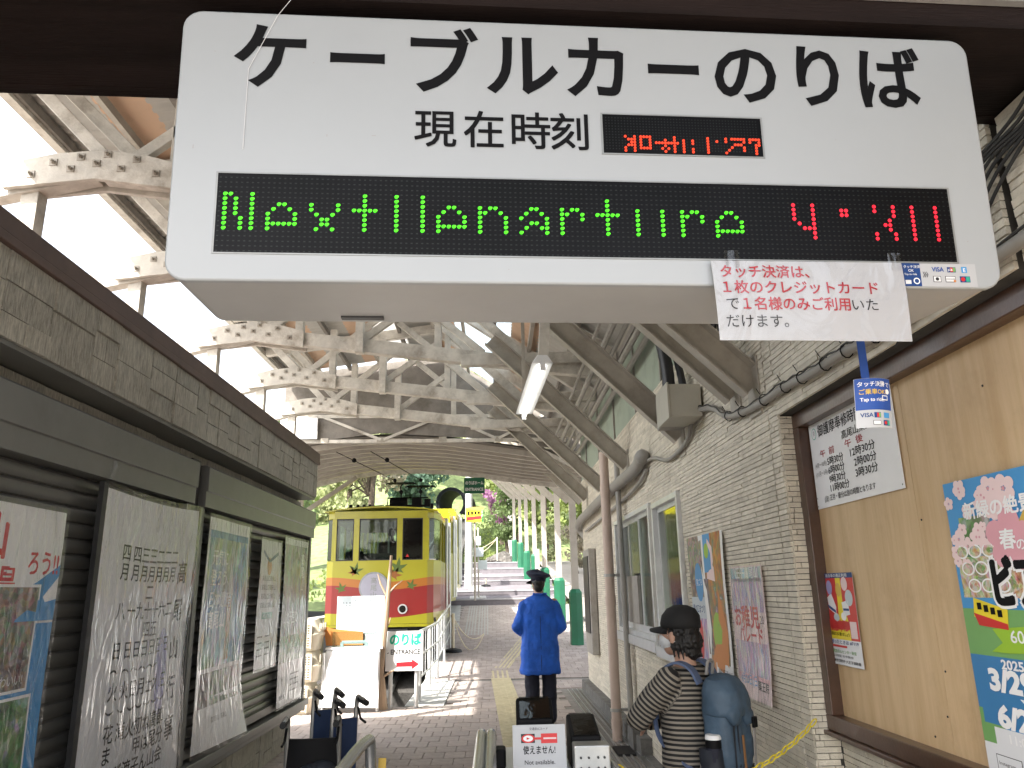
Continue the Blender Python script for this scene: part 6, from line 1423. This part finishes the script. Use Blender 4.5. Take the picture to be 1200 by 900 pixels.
g=MB();g.rings([(0,-.21,.825,.112,.070),(0,-.215,.86,.134,.092),(0,-.222,.93,.141,.101),(0,-.222,.945,.139,.099)],26,2.8);part('base_panel',g,M['pack_dark'],bk,smooth='full')
for s_ in (-1,1):
    g=MB();g.rings([(s_*.13,-.20,.86,.040,.055),(s_*.145,-.20,.92,.048,.062),(s_*.145,-.195,1.04,.046,.06)],16);part('side_pocket',g,M['pack_dark'],bk,smooth='full')
    a=spline([(s_*.085,-.13,1.33),(s_*.095,-.085,1.405),(s_*.11,.0,1.425),(s_*.125,.09,1.35),(s_*.12,.130,1.2),(s_*.14,.09,1.05),(s_*.15,-.06,.95),(s_*.14,-.14,.92)],6)
    g=MB()
    for i in range(len(a)-1):
        wd_=.058 if i<26 else .022
        m_=(a[i]+a[i+1])/2;up=(m_-V((s_*.10,0,1.2)));up=V((0,up.y,up.z)) if up.length>0 else V((0,0,1));g.beam(a[i],a[i+1]+(a[i+1]-a[i])*.15,wd_,.012,up)
    part('shoulder_strap',g,M['strap_blue'],bk,smooth=False)
g=MB();g.tube(spline([(-.03,-.14,1.37),(-.025,-.15,1.43),(.025,-.15,1.43),(.03,-.14,1.37)]),.009,8);part('grab_loop',g,M['strap_grey'],bk,smooth=True)
g=MB()
for P in ([(.06,-.335,1.16),(.055,-.328,1.0),(.05,-.325,.88)],):
    for a,b in zip(P,P[1:]):g.beam(a,b,.022,.004,(0,-1,0))
part('webbing',g,M['strap_grey'],bk);g=MB();g.box(.04,.078,-.345,-.33,1.125,1.175);part('buckle',g,M['black'],bk,bev=.003)
g=MB();g.tube([(.055,-.325,.90),(.07,-.345,.84),(.06,-.34,.80)],.006,6);part('strap_tail',g,M['strap_grey'],bk)
g=MB();g.beam((-.035,-.3165,1.10),(-.035,-.3185,.95),.014,.006,(0,-1,0));part('zip',g,M['zip_orange'],bk)
g=MB()
for x_ in (-.1,-.06):g.beam((x_,-.305,1.15),(x_-.01,-.309,.96),.006,.006,(0,-1,0))
part('seam',g,M['pack_dark'],bk)
g=MB();g.beam((-.165,-.15,.97),(-.19,-.16,.74),.018,.004,(0,-1,0));part('hanging_strap',g,M['strap_grey'],bk)
bk.location=LOC;bk.rotation_euler=(0,0,RZ);bk.scale=(S_,S_,S_)
bt=thing('bottle',(0,0,0),'navy flask with a white lid standing in the backpack side pocket','bottle')
g=MB();g.tube([(-.150,-.215,.87),(-.150,-.215,1.05)],.037,20);part('flask',g,M['trouser_navy'],bt,smooth=True)
g=MB();g.tube([(-.150,-.215,1.05),(-.150,-.215,1.07),(-.150,-.215,1.088)],[.039,.039,.037],20);part('collar',g,M['black'],bt,smooth=True)
g=MB();g.tube([(-.150,-.215,1.088),(-.150,-.215,1.095),(-.150,-.215,1.108)],[.040,.040,.034],20);part('lid',g,M['white'],bt,smooth=True)
bt.location=LOC;bt.rotation_euler=(0,0,RZ);bt.scale=(S_,S_,S_)
# --- people inside the cable car
def rider(x,y,z,label,seated,yaw=0,s=1):
    t=thing('person',(0,0,0),label,'person');g=MB();head_shapes(g,(0,.0,1.575));g.cap((0,-.01,1.40),.06,(0,.0,1.50),.055);g.rings([(0,0,.86,.17,.12),(0,0,1.0,.165,.115),(0,0,1.2,.19,.12),(0,0,1.36,.19,.10),(0,0,1.43,.07,.06)],16)
    if seated:
        for s_ in (-1,1):g.cap((s_*.09,0,.90),.09,(s_*.11,.42,.92),.065);g.cap((s_*.11,.42,.92),.065,(s_*.11,.44,.52),.045);g.ell((s_*.11,.49,.47),(.045,.12,.035))
    else:
        legs(g,.86,.095,.10,0,(.09,.065,.05))
        for s_ in (-1,1):g.ell((s_*.1,.05,.035),(.045,.12,.035))
    for s_ in (-1,1):g.cap((s_*.2,0,1.34),.06,(s_*.26,.05,1.1),.05);g.cap((s_*.26,.05,1.1),.05,(s_*.2,.25,1.02),.035);hand(g,(s_*.2,.25,1.02),(0,1,-.1),(0,.2,1))
    blob('body',g,M['trouser_navy'],t,.014,3)  # one dark colour over skin and clothes paints the backlit silhouette
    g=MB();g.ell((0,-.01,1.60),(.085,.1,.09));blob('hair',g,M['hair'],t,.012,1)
    t.location=(x,y,z);t.rotation_euler=(0,0,yaw);t.scale=(s,s,s)
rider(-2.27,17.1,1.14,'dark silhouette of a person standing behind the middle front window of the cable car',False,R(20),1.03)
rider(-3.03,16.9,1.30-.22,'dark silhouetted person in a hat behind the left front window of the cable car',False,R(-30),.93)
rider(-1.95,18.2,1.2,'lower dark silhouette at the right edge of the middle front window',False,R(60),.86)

# ================================================================ TREES AND ROCKS
def leaves(g,c,r,n,size,rr):
    for _ in range(n):
        while True:
            v=V((rr.uniform(-1,1),rr.uniform(-1,1),rr.uniform(-1,1)))
            if v.length<=1:break
        v=v*(.55+.45*v.length) if v.length>0 else v
        p=V((c[0]+v.x*r[0],c[1]+v.y*r[1],c[2]+v.z*r[2]));a=V((rr.gauss(0,1),rr.gauss(0,1),rr.gauss(0,1))).normalized();b=a.orthogonal().normalized();b=Matrix.Rotation(rr.uniform(0,6.28),3,a)@b;cc_=a.cross(b);s=size*rr.uniform(.6,1.3)
        g.tone=rr.random();g.add([p+b*s,p+cc_*s*.55,p-b*s,p-cc_*s*.55],[(0,1,2,3)])
def tree(x,y,z,h,cr,mt,label,seed,n=2600,size=.16,name='tree',clumps=16,low=.25,group=None,cat='tree'):
    rr=random.Random(seed);t=thing(name,(x,y,z),label,cat,group)
    g=MB();top=V((x+rr.uniform(-.4,.4),y,z+h*.8));g.tube(spline([(x,y,z-.5),(x+rr.uniform(-.2,.2),y,z+h*.3),tuple(top)],5),[.05*h*.6*(1-.8*k/10)+.02 for k in range(11)],8);part('trunk',g,M['bark'],t,smooth=True)
    cs=[]
    for k in range(clumps):
        a=rr.uniform(0,2*PI);q=rr.random()**.6;zz=z+h*(low+(1-low)*rr.random());f=math.sin(min(1,max(.12,(zz-z-h*low)/(h*(1-low))))*PI*.9+.15);cs.append((x+cr*q*f*math.cos(a),y+cr*q*f*math.sin(a),zz,cr*rr.uniform(.28,.48)))
    g=MB()
    for (a,b,c,r_) in cs[:9]:g.tube([(x,y,z+h*.35),((x+a)/2,(y+b)/2,(z+h*.4+c)/2),(a,b,c)],[.02*h*.4,.012*h*.3,.01],5)
    part('limb',g,M['bark'],t);g=MB()
    for (a,b,c,r_) in cs:leaves(g,(a,b,c),(r_,r_,r_*.7),n//clumps,size,rr)
    part('crown',g,M[mt],t);return t
TL=[(-11,38,2.0,6.8,3.0,'leaf_fresh','fresh green tree left behind the cable car, seen under the arched roof edge'),
(-7.2,44,3.6,9.5,3.6,'leaf_pale','pale yellow-green tree behind the middle of the cable car roof'),
(-9.8,52,5,9,4,'leaf_brown','brownish bare-looking tree high behind the cable car'),
(-5.6,56,6.0,7,3.4,'leaf_cool','cool blue-green tree to the left of the tunnel mouth'),
(-6.6,70,9,10,4.5,'leaf_cool','large cool green tree above the tunnel mouth'),
(-1.5,84,11,11,5,'leaf_mid','dark tree on the hill behind the tunnel'),
(-.2,66,7.5,8,3.2,'leaf_pale','pale tree on the slope right of the tunnel mouth'),
(1.7,58,5.5,9,3.2,'leaf_fresh','bright fresh green tree behind the hanging green sign'),
(4.2,62,6,12,3.8,'leaf_mid','tall green tree seen between the canopy columns'),
(5.6,45,3.6,7.5,2.8,'leaf_fresh','light green tree seen through the gap beside the nearest green-footed column'),
(7.5,36,2.6,8,3,'leaf_pale','pale leafy tree right of the platform, close to the end of the cream wall'),
(3.3,50,3.6,7,2.4,'leaf_fresh','yellow-green tree behind the second canopy column'),
(-15,50,2.5,7,3.6,'leaf_pale','pale tree at the far left behind the kiosk end'),
(-8.2,29,1.6,6.4,2.3,'leaf_mid','mid green tree in the gap between kiosk and cable car')]
for i,(x,y,z,h,cr,mt,lb_) in enumerate(TL):tree(x,y,z,h,cr,mt,lb_,i+1,size=.10+.0022*y,n=3400)
tree(.85,45,3.0,4.2,1.5,'leaf_mid','round clipped green bush tree at the top of the steps',31,size=.12,clumps=20,low=.35)
tree(.55,56,5.2,4.5,1.4,'leaf_pink','pink blossoming tree between the green sign and the columns',32,size=.13,n=1800)
for k,(x,y,z) in enumerate(((3.4,26,1.1),(4.3,30,1.7),(3.8,35,2.3),(3.2,41,2.9))):
    tree(x,y,z,2.0,1.1,['leaf_brown','leaf_fresh','leaf_brown','leaf_pale'][k],['thorny brownish shrub nearest behind the canopy columns','light green shrub second behind the canopy columns','brown twiggy shrub third behind the canopy columns','pale shrub farthest behind the canopy columns'][k],40+k,n=1500,size=.09,name='shrub',clumps=10,low=.15,cat='shrub')
# the farther wooded slope reads as one mass
rr=random.Random(99);g=MB()
for k in range(150):
    x=rr.uniform(-22,34);y=rr.uniform(84,116);z=hz(x,y)+rr.uniform(0,3.2);leaves(g,(x,y,z),(3.4,3,2.4),120,.42,rr)
tag(part('wooded_slope',g,M['leaf_pale']),'far wooded slope of mixed pale greens behind the station','woods',kind='stuff')
g=MB()
for k in range(40):
    x=rr.uniform(-7.5,-4.6);y=rr.uniform(30,58);leaves(g,(x,y,hz(x,y)+.1),(.9,1,.5),60,.12,rr)
for k in range(30):
    x=rr.uniform(-1.7,.6);y=rr.uniform(48,66);leaves(g,(x,y,hz(x,y)+.1),(.9,1,.4),60,.12,rr)
tag(part('undergrowth',g,M['leaf_fresh']),'bright undergrowth on the banks beside the climbing track','plants',kind='stuff')
for k,(x,y,z,r_) in enumerate(((.25,43.2,3.15,.5),(.75,43,3.1,.42),(-.15,43.5,3.1,.38),(.5,43.6,3.35,.4))):
    g=MB();g.ell((x,y,z),(r_,r_*.8,r_*.62),10,7);g.v=[(p[0]+rr.uniform(-.05,.05),p[1]+rr.uniform(-.05,.05),p[2]+rr.uniform(-.04,.04)) for p in g.v];tag(part('rock',g,M['rock']),['dark rock in the middle of the pile at the top of the steps','right-hand dark rock of the pile at the top of the steps','left-hand dark rock of the pile at the top of the steps','uppermost dark rock of the pile at the top of the steps'][k],'rock')
# tunnel mouth
tn=thing('tunnel_mouth',(-3.2,60,7),'round dark tunnel mouth of the cable railway on the slope with daylight beyond','tunnel')
def hoop(rx,rz,n=24):return [(rx*math.cos(a),rz*math.sin(a)) for a in [R(-48)+R(276)*k/n for k in range(n+1)]]
g=MB();o_=hoop(1.05,1.10);i_=hoop(.92,.97);C0=V((-3.25,58,7.95));C1=V((-2.55,63.5,8.25));n=len(o_);vs=[]
for c in (C0,C1):
    for L_ in (o_,i_):vs+=[c+V((p[0],0,p[1])) for p in L_]
fs=[]
for k in range(n-1):fs+=[(k,k+1,n+k+1,n+k),(2*n+k,3*n+k,3*n+k+1,2*n+k+1),(k,2*n+k,2*n+k+1,k+1),(n+k,n+k+1,3*n+k+1,3*n+k)]
g.add(vs,fs);part('lining',g,M['tunnel_dark'],tn)
g=MB();r1=hoop(1.06,1.11);r2=hoop(1.16,1.21);vs=[C0+V((p[0],-.05,p[1])) for p in r1]+[C0+V((p[0],-.05,p[1])) for p in r2];vs+=[v+V((0,.3,0)) for v in vs];g.add(vs,[f for k in range(n-1) for f in ((k,k+1,n+k+1,n+k),(2*n+k,3*n+k,3*n+k+1,2*n+k+1),(n+k,n+k+1,3*n+k+1,3*n+k))]);part('portal_ring',g,M['tunnel_dark'],tn)
